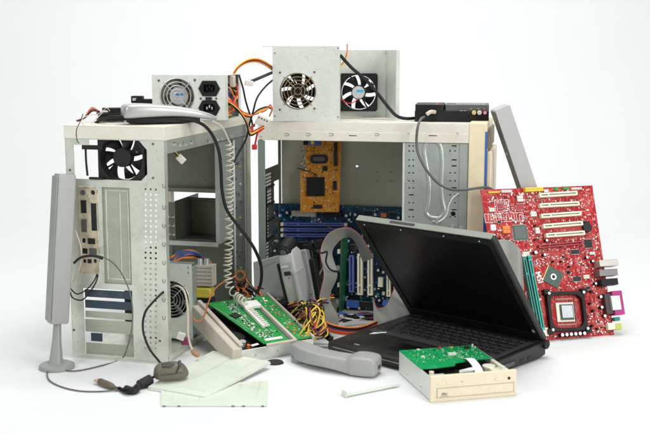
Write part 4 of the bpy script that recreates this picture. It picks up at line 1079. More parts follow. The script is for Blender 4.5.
# ------------------------------------------------------------------ BLACK AV BOX
pA = P(414.5, 121, 2.20); pA.z = RH+.0006
MA = T(*pA) @ RZ(-8)
ab = thing('video_converter', 'small black box with yellow, white and red sockets on top of the right case', 'video box', MA)
def aq(px, py): return onp(MA @ RM, px, py)
aw = aq(489, 112)[0]
mb = MB(black); mb.prism(rrect(0, aw, 0, .11, .004), [], .0, .021); mb.build('lower_body', ab, bev=.0015)
mb = MB(black); mb.prism(rrect(.001, aq(444, 105)[0], .0, .10, .004), [], .0213, .034); mb.build('left_lid', ab, bev=.0025)
mb = MB(grey_dk); mb.prism(rrect(aq(445, 105)[0], aw-.0, .004, .10, .004), [], .0213, .0335); mb.mat(grey_md); mb.build('right_lid', ab, bev=.0025)
mb = MB(grey_md); x_ = aq(456, 105)[0]
for i in range(12): mb.box(x_+i*.005, x_+.0032+i*.005, .006, .09, .0338, .0345)
mb.build('vent_slats', ab)
for px, m in ((474, yel_pl), (479.5, white_pt), (485, red_w)):
    x, z_ = aq(px, 112.5); mb = MB(m, RM); mb.cyl((x, z_, -.001), (x, z_, .004), .0043, n=18); mb.mat(foil); mb.cyl((x, z_, .004), (x, z_, .0085), .0028, n=14); mb.build('socket', ab)
x, z_ = aq(468.5, 113); mb = MB(chip, RM); mb.cyl((x, z_, 0), (x, z_, .002), .004, n=18); mb.build('round_port', ab)
mb = MB(grey_md, RM)
for px, w in ((460, .006), (464, .004), (470, .004), (477, .006), (483, .004)):
    x, z_ = aq(px, 108.8 if px > 466 else 111); mb.box(x, x+w, z_, z_+.0012, .0002, .0005)
mb.build('printed_marks', ab)
x, z_ = aq(433, 112); mb = MB(tan_wire, RM)
mb.tube(spline([(x+.004, z_, .002), (x-.004, z_+.001, .010), (x-.012, z_-.004, .014)], 5), .004, 10); mb.build('cable_plug', ab)
mb = MB(orange_pl, RM); x, z_ = aq(437, 103); mb.box(x-.003, x+.003, .034-.0005, .0352, -.02, -.012); mb.build('indicator', ab)

# ------------------------------------------------------------------ SILVER HANDSET on the left tower
def handset(root, M, L, m_top, m_bot, prof_t, widths, nm='shell', e=.42, bend=0):
    rings = []
    for (x, zc, hz), w in zip(prof_t, widths):
        rr = []
        for k in range(16):
            a = 2*PI*k/16; cx_ = abs(math.cos(a))**e*math.copysign(1, math.cos(a)); sz = abs(math.sin(a))**e*math.copysign(1, math.sin(a))
            rr.append((x, cx_*w/2+bend*max(0, .075-x)**2, zc+sz*hz/2))
        rings.append(rr)
    mb = MB(m_top, M); mb.loft(rings); return mb
pH = P(122, 124, 1.925); pH2 = P(217, 122, 1.985)
MH = frame(Vector((pH.x, pH.y, LH+.0008)), Vector((pH2.x-pH.x, pH2.y-pH.y, 0)), z=(0, 0, 1))
hs_ = thing('telephone_handset', 'silver telephone handset lying on top of the left tower', 'handset', MH)
LHh = (Vector((pH2.x, pH2.y, 0))-Vector((pH.x, pH.y, 0))).length
pr_ = [(0, .022, .020), (.006, .0225, .026), (LHh*.12, .0235, .027), (LHh*.3, .0235, .024), (LHh*.5, .0225, .020), (LHh*.7, .0185, .017), (LHh*.85, .0135, .014), (LHh*.95, .009, .010), (LHh, .006, .004)]
handset(hs_, I4, LHh, silver, None, pr_, [.044, .052, .056, .056, .054, .05, .044, .032, .014]).build('shell', hs_, sub=1, sharp=1.2)
mb = MB(black); 
mb.loft([[(x, y*w, z_) for y, z_ in ((-.5, .0012), (.5, .0012), (.5, .012), (-.5, .012))] for x, w in ((.010, .034), (.03, .046), (LHh*.6, .044), (LHh*.80, .030))]); mb.build('underside', hs_, bev=.002)

# ------------------------------------------------------------------ GREY HANDSET at the front
pH = G(300, 367.5); pH2 = G(379, 376)
MH2 = frame(pH, Vector((pH2.x-pH.x, pH2.y-pH.y, 0)), z=(0, 0, 1))
h2 = thing('telephone_handset', 'curved grey telephone handset lying face down on the floor in front of the laptop', 'handset', MH2)
L2 = (pH2-pH).length
pr_ = [(-.036, .021, .008), (-.031, .021, .018), (-.021, .0210, .025), (-.004, .0200, .0275), (.028, .0205, .0240), (.050, .0205, .0235), (.075, .0190, .0245), (.092, .0165, .0275), (.0975, .0170, .0290), (.1015, .0190, .0360), (L2-.012, .0185, .0350), (L2-.003, .0180, .0300), (L2, .017, .022)]
handset(h2, I4, L2, grey_pl, None, pr_, [.022, .036, .044, .047, .044, .040, .040, .042, .044, .050, .050, .046, .036], e=.27, bend=4.5).build('shell', h2, sub=1, sharp=1.2)
mb = MB(grey_md); mb.cyl((L2-.022, 0, .0004), (L2-.022, 0, .004), .018, n=24); mb.build('mouthpiece', h2)
mb = MB(grey_md); mb.cyl((-.014, .034, .0004), (-.014, .034, .010), .015, n=24); mb.build('earpiece', h2)
mb = MB(slot_dark)
for x_, y_, z_ in ((L2+.0002, 0, .016),): mb.box(x_-.0004, x_+.0006, y_-.005, y_+.005, z_-.003, z_+.003)
mb.build('cord_socket', h2)

# coiled cord
cpts = spline(PP([(212, 121, 2.03), (222, 127, 2.03), (229, 141, 2.04)]), 8)
core = spline(PP([(229, 143, 2.04), (230, 175, 2.045), (229, 205, 2.05), (229, 235, 2.05), (228, 262, 2.05), (228, 282, 2.045), (236, 296, 2.03), (246, 302, 2.01)]), 60)
# resample by length
acc = [0]
for i in range(1, len(core)): acc.append(acc[-1]+(core[i]-core[i-1]).length)
pitch = .0098; rr_ = .0072; coil = []
for i in range(len(core)):
    d = (core[min(i+1, len(core)-1)]-core[max(i-1, 0)]).normalized(); a_ = Vector((0, 1, 0)); a_ = (a_-d*a_.dot(d)).normalized(); b_2 = d.cross(a_)
    ph = 2*PI*(acc[i]+.0045*math.sin(acc[i]*55)+.002*math.sin(acc[i]*140))/pitch; r_ = rr_*min(1, .2+i/12)*(1+.12*math.sin(i*.31)+.08*math.sin(i*.13+1))
    coil.append(core[i]+a_*math.cos(ph)*r_+b_2*math.sin(ph)*r_)
def dens(pts, k):
    out = []
    for i in range(len(pts)-1):
        for j in range(k): out.append(pts[i].lerp(pts[i+1], j/k))
    return out+[pts[-1]]
core2 = dens(core, 1)
mb = MB(coil_m); mb.tube(cpts+coil[2:], .00155, 7)
tag(mb.build('coiled_cord'), 'ivory coiled telephone cord hanging down across the open side of the left tower', 'cord')

# ------------------------------------------------------------------ CAMCORDER
pc = P(300.5, 303, 2.06); pcT = P(287.5, 246, 2.06)
MC = frame(pc, Vector((.93, -.36, 0)), z=pcT-pc)
cc = thing('camcorder', 'pale grey camcorder standing on end with its side screen open beside tangled wires', 'camcorder', MC)
Hc = (pcT-pc).length
mb = MB(grey_pl); rings = []
for z_, w, d in ((0, .030, .040), (.01, .034, .046), (Hc*.5, .034, .050), (Hc*.88, .033, .046), (Hc*.95, .027, .034)):
    rings.append([(x, y, z_) for x, y in rrect(-w/2, w/2, -d/2, d/2, .007, 5)])
mb.loft(rings); mb.build('body', cc, bev=.001)
mb = MB(black, T(-.001, 0, Hc*.93) @ RX(14)); mb.cyl((0, -.020, .006), (0, .020, .006), .0145, n=28); mb.mat(chip); mb.cyl((0, -.0222, .006), (0, -.020, .006), .010, .0125, n=24); mb.mat(grey_dk); mb.cyl((0, -.0228, .006), (0, -.0222, .006), .006, n=20); mb.build('lens_barrel', cc, bev=.001)
mb = MB(grey_md); mb.box(-.012, .010, -.0262, -.0238, Hc*.66, Hc*.76); mb.mat(sil_st); mb.box(-.010, .004, -.0268, -.0262, Hc*.69, Hc*.72); mb.build('name_plate', cc, bev=.0006)
mb = MB(chip); mb.cbox((-.001, -.0255, Hc*.58), (.013, .003, .008)); mb.build('viewfinder_window', cc, bev=.001)
mb = MB(red_w); mb.cyl((.0, -.0252, Hc*.5), (.0, -.0262, Hc*.5), .0015, n=10); mb.build('record_lamp', cc)
mb = MB(grey_md); mb.loft([[(x, y, z_) for x, y in rrect(.008, .0195, -.030, .012, .005, 4)] for z_ in (.004, .012, Hc*.55, Hc*.6)]); mb.build('grip', cc, bev=.001)
mb = MB(black); mb.box(-.0215, -.0175, -.022, .016, .004, Hc*.75); mb.build('hinge_edge', cc, bev=.0006)
# open side screen to the left
Mi = MC.inverted()
qa = [Mi @ P(*p_) for p_ in ((255, 300, 2.10), (285, 297, 2.085), (281, 254.5, 2.09), (253.5, 262, 2.11))]
fr2 = frame(qa[0], qa[1]-qa[0], qa[3]-qa[0])
loc = [fr2.inverted() @ v for v in qa]
mb = MB(grey_pl, fr2); mb.prism([(v.x, v.y) for v in loc], [], -.006, .003); sc_ = mb.build('side_screen', cc, bev=.002, seg=3)
mb = MB(grey_md, fr2); mb.tube([(loc[3].x+.004, loc[3].y-.016, .0032), (loc[2].x-.012, loc[2].y-.012, .0032)], .0005, 5); mb.build('screen_line', sc_)
# grey block behind (dock) to the right
p0 = P(311, 303, 2.13)
MDk = frame(P(313, 304, 2.13), Vector((.95, -.3, 0)), z=P(304, 254, 2.16)-P(313, 304, 2.13))
dk = thing('battery_charger', 'grey and black charger block leaning behind the camcorder inside the case', 'charger', MDk)
mb = MB(grey_md); mb.box(-.013, .010, -.012, .012, -.045, .112); mb.build('body', dk, bev=.004)
mb = MB(black); mb.box(.0102, .022, -.010, .012, .0, .09); mb.build('side_block', dk, bev=.003)
mb = MB(silver); mb.box(-.004, .008, -.0135, -.012, .02, .026); mb.build('contact', dk)
# supporting dark brick below the camcorder
pk = P(298, 303, 2.055)
MBk = T(pk.x+.005, 2.085, 0) @ RZ(-15)
bk = thing('power_adapter', 'black power adapter brick under the camcorder behind the tangled wires', 'power adapter', MBk)
mb = MB(black); mb.prism(rrect(-.045, .045, -.028, .028, .008), [], .0, max(.02, pc.z-.004)); mb.build('body', bk, bev=.003)
mb = MB(label_m, T(0, -.0282, 0)); mb.box(-.03, .02, -.0004, 0, .006, .026); mb.build('label', bk)

# ------------------------------------------------------------------ LOOSE SUPPLY inside the left tower
o1 = P(192.5, 346, 1.97)
MLs = T(-.232, 1.985, .012) @ RZ(-14.5)
ls_ = thing('power_supply', 'steel power supply with a black ringed fan, loose in the bottom of the left tower', 'power supply', MLs)
def lq(px, py): return onp(MLs @ RM, px, py)
xr = lq(192.5, 300)[0]; zt2 = lq(185, 264)[1]
mb = MB(st_clean); fcl = lq(176, 299)
mb.prism(rect(xr-.115, xr, 0, zt2), [circ(xr-.042, zt2*.52, .036, 32)], 0, .0012, RM); mb.build('front_plate', ls_)
mb = MB(st_blue); mb.box(xr-.0012, xr, .0003, .022, 0, zt2*.97); mb.box(xr-.115, xr-.0013, .0003, .06, 0, .0012); mb.box(xr-.115, xr-.0013, .0003, .022, zt2-.0012, zt2); mb.build('housing', ls_)
grille(ls_, RM @ T(xr-.042, zt2*.52, 0), .036, chrome, 6, .0009, .002)
fan(ls_, RM @ T(xr-.042, zt2*.52, -.004), .076, .02, name='cooling_fan')
screws(ls_, RM @ T(0, 0, .0012), [(xr-.006, zt2-.006), (xr-.006, zt2-.016), (xr-.006, .01)], .0022, chrome)
# connector block w/ label and yellow transformer behind: inner parts board
A = frame(P(193, 312, 2.09), Vector((.94, -.2, 0)), z=Vector((0.0, .05, 1)))
pp = thing('circuit_module', 'open supply module with a paper-labelled block, yellow transformer and blue parts in the left tower', 'circuit module', A)
mb = MB(green_dk); mb.box(0, .046, 0, .06, -.10 if False else 0, .0015); mb.build('circuit_board', pp)
mb = MB(label_m); mb.box(.001, .040, .004, .03, .052, .094); lb = mb.build('labelled_block', pp, bev=.001)
mb = MB(ink)
for i in range(5):
    for j in range(9): mb.box(.003+j*.004, .0055+j*.004, .0034, .0039, .057+i*.0075, .059+i*.0075)
mb.build('printed_marks', lb)
mb = MB(tapeyel); mb.box(.004, .036, .002, .03, .028, .048); mb.build('transformer', pp, bev=.003)
mb = MB(chip); mb.box(.002, .038, .006, .03, .0016, .027); mb.build('core', pp, bev=.002)
mb = MB(label_m); mb.box(.002, .030, .002, .0055, .006, .018); mb.build('label', pp)
for x in (.012, .026):
    mb = MB(foil); mb.cyl((x, .012, .094), (x, .012, .106), .0055, n=14); mb.build('capacitor', pp)
# support so that it stands on the tower floor
mb = MB(st_dark); mb.box(.0, .046, .01, .055, -A.translation.z+.008, -.0005); mb.build('base_block', pp, bev=.001)
# flat bundle of orange and blue wires above it
hb_ = thing('wire_harness', 'orange and blue wires bundled across the shelf inside the left tower', 'wires', T(*P(185, 262, 2.12)))
Mi = hb_.matrix_world.inverted() if False else T(*(-P(185, 262, 2.12)))
for i in range(9):
    m = [orange_w, orange_w, blue_w, orange_w, black_wire, blue_w, grey_wire, blue_w, orange_w][i]
    pts = jit(PP([(171, 264-i*.7, 2.06), (178, 260-i*.9, 2.08), (188, 257-i*.8, 2.11), (198, 258-i*.5, 2.13), (208, 262, 2.15), (213, 268+i, 2.15)]), .003)
    mb = MB(m); mb.tube(spline([Mi @ p_ for p_ in pts], 6), .0021, 7); mb.build('wire', hb_)
# copper coil
mc_ = P(240, 276, 2.11)
tc_ = thing('copper_coil', 'small copper wound ring with orange leads behind the coiled cord', 'coil', T(*mc_))
mb = MB(copper, RX(60))
pts = []
for i in range(361):
    a = 2*PI*i/360; b__ = a*26; r_ = .0095+.0036*math.cos(b__); pts.append((r_*math.cos(a), r_*math.sin(a), .0036*math.sin(b__)))
mb.tube(pts, .0010, 6); mb.build('winding', tc_)
mb = MB(chip, RX(60)); mb.tube([(.0095*math.cos(2*PI*i/30), .0095*math.sin(2*PI*i/30), 0) for i in range(31)], .0027, 10); mb.build('core', tc_)
for k in range(3):
    mb = MB([orange_w, copper, orange_w][k]); e_ = Vector((random.uniform(-.004, .008), -.005, -.055)); mb.tube(spline([(.01, 0, 0), (.014-.01*k, -.004, -.015), (.004+.006*k, -.008, -.035), e_], 6), .0012, 6); mb.build('lead', tc_)

# ------------------------------------------------------------------ STEEL PLATES on the floor
z_p = .010
ca, cb_, cc_, cd = G(148, 386.5, .006), G(204.5, 396, .006), G(270, 361, .014), G(213, 350.5, .014)
A = frame(ca, cb_-ca, cd-ca); loc = [A.inverted() @ v for v in (ca, cb_, cc_, cd)]
pt1 = thing('steel_cover', 'larger pale green steel cover plate lying under the mouse, upper of the two', 'cover plate', A)
poly = [(v.x, v.y) for v in loc]
mb = MB(pl_green); mb.prism(poly, [], -.0035, 0); mb.build('plate', pt1, bev=.0008)
mb = MB(st_clean); mb.tube([(poly[0][0]+.001, -.0001, -.0042), (poly[1][0]-.001, -.0001, -.0042)], .0018, 6); mb.tube([(poly[1][0], poly[1][1], -.0040), (poly[2][0], poly[2][1], -.0040)], .0018, 6); mb.build('folded_edge', pt1)
mb = MB(pl_green); c_ = Vector((sum(p[0] for p in poly)/4, sum(p[1] for p in poly)/4))
ins = [(c_.x+(p[0]-c_.x)*.82, c_.y+(p[1]-c_.y)*.82) for p in poly]; ins2 = [(c_.x+(p[0]-c_.x)*.805, c_.y+(p[1]-c_.y)*.805) for p in poly]
mb.prism(ins, [ins2], 0, .0006); mb.build('pressed_rib', pt1)
q_ = [G(161, 390), G(161, 407), G(267, 407), G(267.6, 382)]
q_[0] = G(161.5, 391)
A = frame(q_[1], q_[2]-q_[1], q_[0]-q_[1]); loc = [A.inverted() @ v for v in (G(161, 407), G(267, 407), G(267.6, 382), G(161, 388))]
pt2 = thing('steel_cover', 'smaller pale green steel plate flat on the floor, partly under the other plate', 'cover plate', A)
mb = MB(pl_green); mb.prism([(v.x, v.y) for v in loc], [], .0005, .0025); mb.build('plate', pt2, bev=.0006)
mb = MB(st_dark)
for f_ in (.03, .17, .68, .78, .96): x = loc[0].x+(loc[1].x-loc[0].x)*f_; mb.box(x-.002, x+.002, -.0012, .0006, .0006, .0024)
mb.build('edge_tabs', pt2)
# small foot disc
mb = MB(rubber); c = G(275, 363); mb.cyl((c.x, c.y, .0), (c.x, c.y, .003), .016, .014, n=28)
tag(mb.build('rubber_foot'), 'black rubber disc lying on the floor beside the grey handset', 'rubber foot')
# metal strip (slot bracket)
a_ = G(345, 397.5); b_3 = G(400, 386.5); A = frame(a_, b_3-a_, z=(0, 0, 1)); L3 = (b_3-a_).length
br_ = thing('slot_bracket', 'narrow pale metal slot bracket lying on the white floor in front', 'bracket', A)
mb = MB(pl_green); mb.prism([(0, -.0035), (L3-.012, -.0035), (L3, -.0012), (L3, .0012), (L3-.012, .0035), (0, .0035)], [], .003, .0042); mb.build('strip', br_, bev=.0003)
mb = MB(pl_green); mb.box(-.001, .0002, -.006, .008, .0, .011); mb.box(-.001, .008, .0082, .0092, 0, .006); mb.build('bent_end', br_, bev=.0003)

# ------------------------------------------------------------------ MOUSE
A = frame(P(171, 377, G(171, 377, .012).y), Vector((1, .30, .03)), z=Vector((.10, -.30, 1)))
mo = thing('computer_mouse', 'olive brown computer mouse tipped over on the upper steel plate', 'mouse', A)
rings = []; rings2 = []
for i in range(13):
    t_ = i/12; x = -.030+.060*t_; w = .034*math.sqrt(max(.02, 1-(2*t_-1)**4))**1.0; h = .021*(max(.05, 1-(2*t_-.9)**4*.65))**1
    rr = []
    for k in range(18):
        a = 2*PI*k/18; s_ = math.sin(a); c = math.cos(a)
        rr.append((x, w/2*abs(c)**.8*math.copysign(1, c), (.007+h*s_ if s_ > 0 else .007+.006*s_)))
    rings.append(rr)
mb = MB(mouse_m); mb.loft(rings); mb.build('shell', mo, sub=1, sharp=1.3)
mb = MB(mouse_d)
mb.tube(spline([(.004, -.014, .0150), (.012, -.008, .0265), (.014, .003, .0285)], 6), .0022, 8); mb.tube(spline([(-.020, -.013, .0150), (-.004, -.0145, .0160), (.016, -.0130, .0165)], 6), .0016, 8); mb.build('button_gap', mo)
mb = MB(mouse_d); mb.prism([(-.018, -.008), (-.004, -.010), (.006, -.004), (-.004, .004), (-.016, .002)], [], .0262, .0282); mb.build('scroll_area', mo, bev=.001)
# black strain part, cable bundle and usb plug
mu = thing('usb_cable', 'black mouse cable folded up with a brown plug, left of the mouse', 'cable', T(*G(135, 388)))
Mi = T(*(-G(135, 388)))
def fl_(px, py, z=.004): return G(px, py, z)
mb = MB(rubber, Mi); mb.tube([fl_(139, 385.5, .006), fl_(151, 379, .012)], .0085, 12); mb.build('cable_choke', mu, bev=.001)
mb = MB(rubber, Mi); mb.tube(spline([fl_(126, 389, .006), fl_(133, 391, .006), fl_(138, 387, .008)], 5), .0065, 12, rad=None); mb.build('cable_clip', mu)
for k in range(4):
    mb = MB(black_wire, Mi); mb.tube(spline(jit([fl_(119, 388.5), fl_(126, 389+k, .006), fl_(134, 389-k*.8, .008+.002*k), fl_(141, 385, .008)], .0015), 6), .0019, 7); mb.build('cable_loop', mu)
mb = MB(black_wire, Mi); mb.tube(spline([fl_(150, 379.5, .012), fl_(155, 376, .014), fl_(159, 373, .018)], 5), .0022, 8); mb.build('lead', mu)
mb = MB(usb_br, Mi); mb.tube(spline([fl_(118, 388.3, .005), fl_(113, 387, .005), fl_(107, 384.5, .006), fl_(100, 381.5, .006)], 5), .004, 10, rad=[.0025]*4+[.0035, .0045, .0055, .006, .0062, .0062, .0062, .0062, .006, .006, .006, .0055]); ub = mb.build('plug_grip', mu)
mb = MB(gold, Mi); d = (fl_(95, 379.4, .006)-fl_(100, 381.5, .006)); A2 = frame(fl_(100, 381.5, .006), d, z=(0, 0, 1)); mb.box(0, .011, -.0055, .0055, -.002, .0022, A2); mb.build('plug_tip', mu, bev=.0004)

# ------------------------------------------------------------------ CABLES
cable('thin_cable', [P(89, 256, 1.893), P(100, 256, 1.875), P(113, 263, 1.865), P(123, 276, 1.86), P(131, 297, 1.855), P(132.5, 322, 1.845), P(128, 345, 1.83), G(121, 359, .003), G(100, 366, .002), G(75, 371, .002), G(58, 369.5, .002), G(48, 371, .0018), G(49, 380, .0018), G(62, 387, .0018), G(80, 391, .0018), G(100, 391.5, .0018), G(118, 390, .003)], .0013, grey_wire, 'thin dark grey cable looping from the left tower ports across the white floor', n=6)
cable('short_cable', PP([(98, 275, 1.885), (96, 282, 1.872), (90, 292, 1.87), (82, 300, 1.875), (73, 298, 1.88), (70, 292, 1.89)]), .0013, black_wire, 'short black cable sagging below the port shield of the left tower', n=6)
cable('short_cable', PP([(97, 274, 1.886), (94, 281, 1.874), (86, 290, 1.872), (77, 294, 1.88), (71, 289, 1.892)]), .0012, black_wire, 'upper thinner black cable under the port shield of the left tower', n=6)
cable('tan_cable', PP([(75, 230, 1.88), (79, 240, 1.872), (81.5, 252, 1.872), (80, 266, 1.876), (77, 274, 1.88), (73, 282, 1.885)]), .0012, tan_wire, 'thin tan wire beside the slim left speaker and port shield', n=6)
cable('black_cable', PP([(74, 263, 1.872), (80, 258, 1.868), (88, 256, 1.868), (96, 256.5, 1.87), (103, 259, 1.872)]), .0022, black_wire, 'short black plug lead lying across the lower ports of the left tower')
cable('curved_cable', PP([(176, 283, 1.90), (168, 288, 1.875), (155, 300, 1.85), (145, 313, 1.842), (143, 330, 1.842), (149, 348, 1.83), (158, 360, 1.81), (163, 366, 1.79)]), .0020, black_wire, 'black cable curving from inside the left tower down to the mouse')
# power cord over the silver handset
cable('power_cable', [P(95, 124, 1.97), P(101, 119.5, 1.95), P(110, 117, 1.93), P(122, 117, 1.925), P(140, 117.5, 1.925), P(160, 118, 1.93), P(180, 119, 1.94), P(195, 121, 1.95), P(206, 127, 1.96), P(214, 138, 1.965), P(219, 152, 1.97), P(221, 170, 1.975), P(222, 190, 1.985), P(226, 208, 1.99), P(235, 222, 1.995), P(246, 236, 2.0), P(255, 250, 2.01), P(261, 266, 2.03), P(261, 282, 2.05), P(257, 293, 2.06)], .0031, black_wire, 'thick black power cord running over the silver handset and down the left tower')
cable('bent_wire', PP([(103, 112, 1.93), (97, 118, 1.925), (88, 126, 1.92), (82, 123, 1.90), (83, 118, 1.92), (90, 115, 1.93), (98, 114, 1.94), (104, 110, 1.95), (107, 108, 1.95), (110, 111, 1.95)]), .0007, tan_wire, 'thin looped tan wire at the left end of the left tower top', n=6)
cable('thin_wire', PP([(83, 114, 1.89), (80, 122, 1.89), (76.5, 130, 1.87), (77, 140, 1.865), (79, 143, 1.87)]), .0008, black_wire, 'thin black wire dangling over the back edge of the left tower', n=6)
f2 = P(112, 122, 2.0)
ft = thing('loose_fan', 'small black fan lying flat with its leads on the left tower top', 'fan', T(f2.x, f2.y, LH+.0008) @ RZ(20))
fan(ft, T(0, 0, .016), .05, .014, name='fan_frame')
mb = MB(black); mb.box(-.012, .028, .026, .040, .002, .0235); mb.build('connector', ft, bev=.002)
mb = MB(white_pl); mb.box(-.022, -.008, -.01, .0, .0165, .020); mb.build('plug', ft, bev=.001)
for k in range(3):
    mb = MB([black_wire, red_w, tan_wire][k]); mb.tube(spline([(-.02, 0, .017), (-.035, .004*k, .02+.003*k), (-.05, -.006+.004*k, .008), (-.064, .01*k-.01, .0022)], 6), .0016, 6); mb.build('lead', ft)
bl_ = P(146, 104, 2.12)
bp = thing('plug_block', 'black plug block standing behind the silver handset on the left tower', 'plug', T(bl_.x, bl_.y, LH+.0006) @ RZ(-10))
mb = MB(black); mb.prism(rrect(-.018, .02, -.012, .012, .004), [], 0, .036); mb.build('body', bp, bev=.002)
mb = MB(black); mb.box(-.028, -.006, -.009, .009, .028, .042); mb.build('arm', bp, bev=.002)
mb = MB(foil); mb.box(-.024, -.016, -.0095, -.009, .033, .038); mb.build('contact', bp)

# supply wires between the two top supplies
wt = thing('wire_harness', 'coloured supply wires arching between the two power supplies to a white connector', 'wires', T(*P(250, 110, 2.2)))
Mi = T(*(-P(250, 110, 2.2)))
def W(m, r, *pts, nm='wire', par=wt, j=.0): 
    mb = MB(m, Mi); mb.tube(spline(jit(PP(pts), j), 8), r, 7); return mb.build(nm, par)
for k, m in enumerate((yellow, red_w, black_wire, orange_w)):
    W(m, .0016, (233, 74+k, 2.14), (238, 66+k*.7, 2.14), (247, 60+k*.9, 2.15), (257, 58.5+k*1.1, 2.17), (266, 62+k*1.2, 2.20), (274, 68+k*1.1, 2.235))
W(black_wire, .0032, (247, 83, 2.13), (258, 78.5, 2.17), (272, 72.5, 2.235))
W(black_wire, .0019, (274, 79, 2.235), (265, 87, 2.20), (257, 98, 2.15), (253, 112, 2.13), (249, 126, 2.13), (246, 139, 2.12), (239, 152, 2.10), (232, 166, 2.09))
W(black_wire, .0018, (239, 75, 2.12), (243, 88, 2.11), (246, 102, 2.11), (252, 122, 2.12), (252, 134, 2.12))
for k, m in enumerate((red_w, yellow, orange_w, black_wire)):
    W(m, .0017, (226, 94+k*1.5, 2.055), (232, 102+k, 2.06), (240, 110+k, 2.08), (250, 115+k*.5, 2.10), (258, 113-k, 2.11), (266, 110-k, 2.12), (270, 105+k, 2.13), (272, 110, 2.13), (268, 119, 2.12))
for k, m in enumerate((red_w, yellow, black_wire)):
    W(m, .0018, (228, 100+k, 2.055), (238, 108+k, 2.06), (246, 120+k, 2.07), (250, 131+k*2, 2.09), (258, 129+k*1.2, 2.10), (264, 126+k*1.0, 2.10))
for k, m in enumerate((red_w, red_w)):
    W(m, .0018, (264, 128, 2.10), (256, 132+k, 2.10), (251, 128-k, 2.11), (255, 124+2*k, 2.11))
W(red_w, .002, (258, 130, 2.11), (256, 140, 2.12), (254.5, 148, 2.12))
c0 = P(263, 121, 2.105)
mb = MB(white_pl, Mi @ T(*c0) @ RY(25) @ RX(20)); mb.box(-.013, .011, -.006, .006, -.010, .012); w_c = mb.build('white_connector', wt, bev=.0015)
mb = MB(slot_dark, Mi @ T(*c0) @ RY(25) @ RX(20))
for i in range(4): mb.cyl((-.0095+i*.0056, -.0062, .006), (-.0095+i*.0056, -.0059, .006), .0017, n=10)
mb.build('contact_hole', w_c)
mb = MB(white_pl, Mi @ T(*P(249, 83, 2.12)) @ RY(10)); mb.box(-.008, .008, -.004, .004, -.005, .005); mb.build('white_connector', wt, bev=.001)
mb = MB(red_w, Mi @ T(*P(255, 147, 2.12))); mb.box(-.006, .004, -.004, .004, -.005, .005); mb.build('red_connector', wt, bev=.001)
# small white connector hanging in the left tower
wc = thing('hanging_connector', 'small white connector on yellow leads hanging in the open left tower', 'connector', T(*P(181, 159, 1.95)))
Mi = T(*(-P(181, 159, 1.95)))
for k in range(2): W(yellow if k == 0 else black_wire, .0014, (173, 149+k, 1.935), (176, 153+k, 1.94), (179, 157, 1.95), par=wc)
mb = MB(white_pl, RY(45)); mb.box(-.008, .008, -.004, .004, -.006, .006); mb.build('shell', wc, bev=.001)
# cable from the black box
cable('video_cable', PP([(424, 117, 2.17), (421, 119, 2.15), (418, 126, 2.13), (416.5, 140, 2.13), (418, 153, 2.125), (424, 166, 2.12), (432, 177, 2.115), (441, 185, 2.11), (452, 189.5, 2.10), (466, 189.5, 2.095), (478, 188, 2.10), (487, 187.5, 2.115), (493, 190, 2.125)]), .0027, grey_wire, 'dark grey video cable hanging from the black box in front of the steel cage')
cable('power_cable', PP([(340, 55, 2.23), (352, 68, 2.225), (366, 80, 2.22), (378, 94, 2.215), (389, 108, 2.215), (397, 116, 2.215), (406, 118.5, 2.215), (416, 118, 2.235)]), .0034, black_wire, 'thick black cord running down across the rear fan of the steel casing')
# tan wire with brown plug and white connector
tw = thing('audio_lead', 'tan lead with a rust brown plug hanging over the upper steel plate', 'lead', T(*P(190, 330, 1.90)))
Mi = T(*(-P(190, 330, 1.90)))
W(tan_wire, .0019, (171, 286, 1.90), (178, 286, 1.895), (184, 291, 1.89), (187, 302, 1.885), (188, 318, 1.88), (188, 332, 1.875), (190, 344, 1.87), (193, 351, 1.862), par=tw)
mb = MB(brown_plug, Mi); mb.tube(spline([P(192, 350.5, 1.862), P(195, 353.5, 1.855), P(199, 356, 1.85)], 5), .004, 10, rad=[.0025, .0035, .0045, .005, .005, .005, .005, .0048, .0045, .0035, .002]); mb.build('plug', tw)
mb = MB(white_pl, Mi @ T(*P(181, 336, 1.89)) @ RY(20)); mb.box(-.007, .007, -.004, .004, -.007, .006); mb.build('white_connector', tw, bev=.001)
mb = MB(purple_w, Mi @ T(*P(187, 340, 1.92))); mb.prism(rrect(-.010, .006, -.006, .006, .003), [], -.008, .004); mb.build('plum_connector', tw, bev=.002)
cable('orange_wire', PP([(236, 276, 2.06), (228, 280, 2.05), (219, 285, 2.03), (213, 292, 2.0), (209, 301, 1.985), (206, 310, 1.965), (202, 320, 1.945), (196, 321, 1.94), (192, 316, 1.94)]), .0014, pink_w, 'salmon orange wire bending down behind the tilted green board', cat='wire')

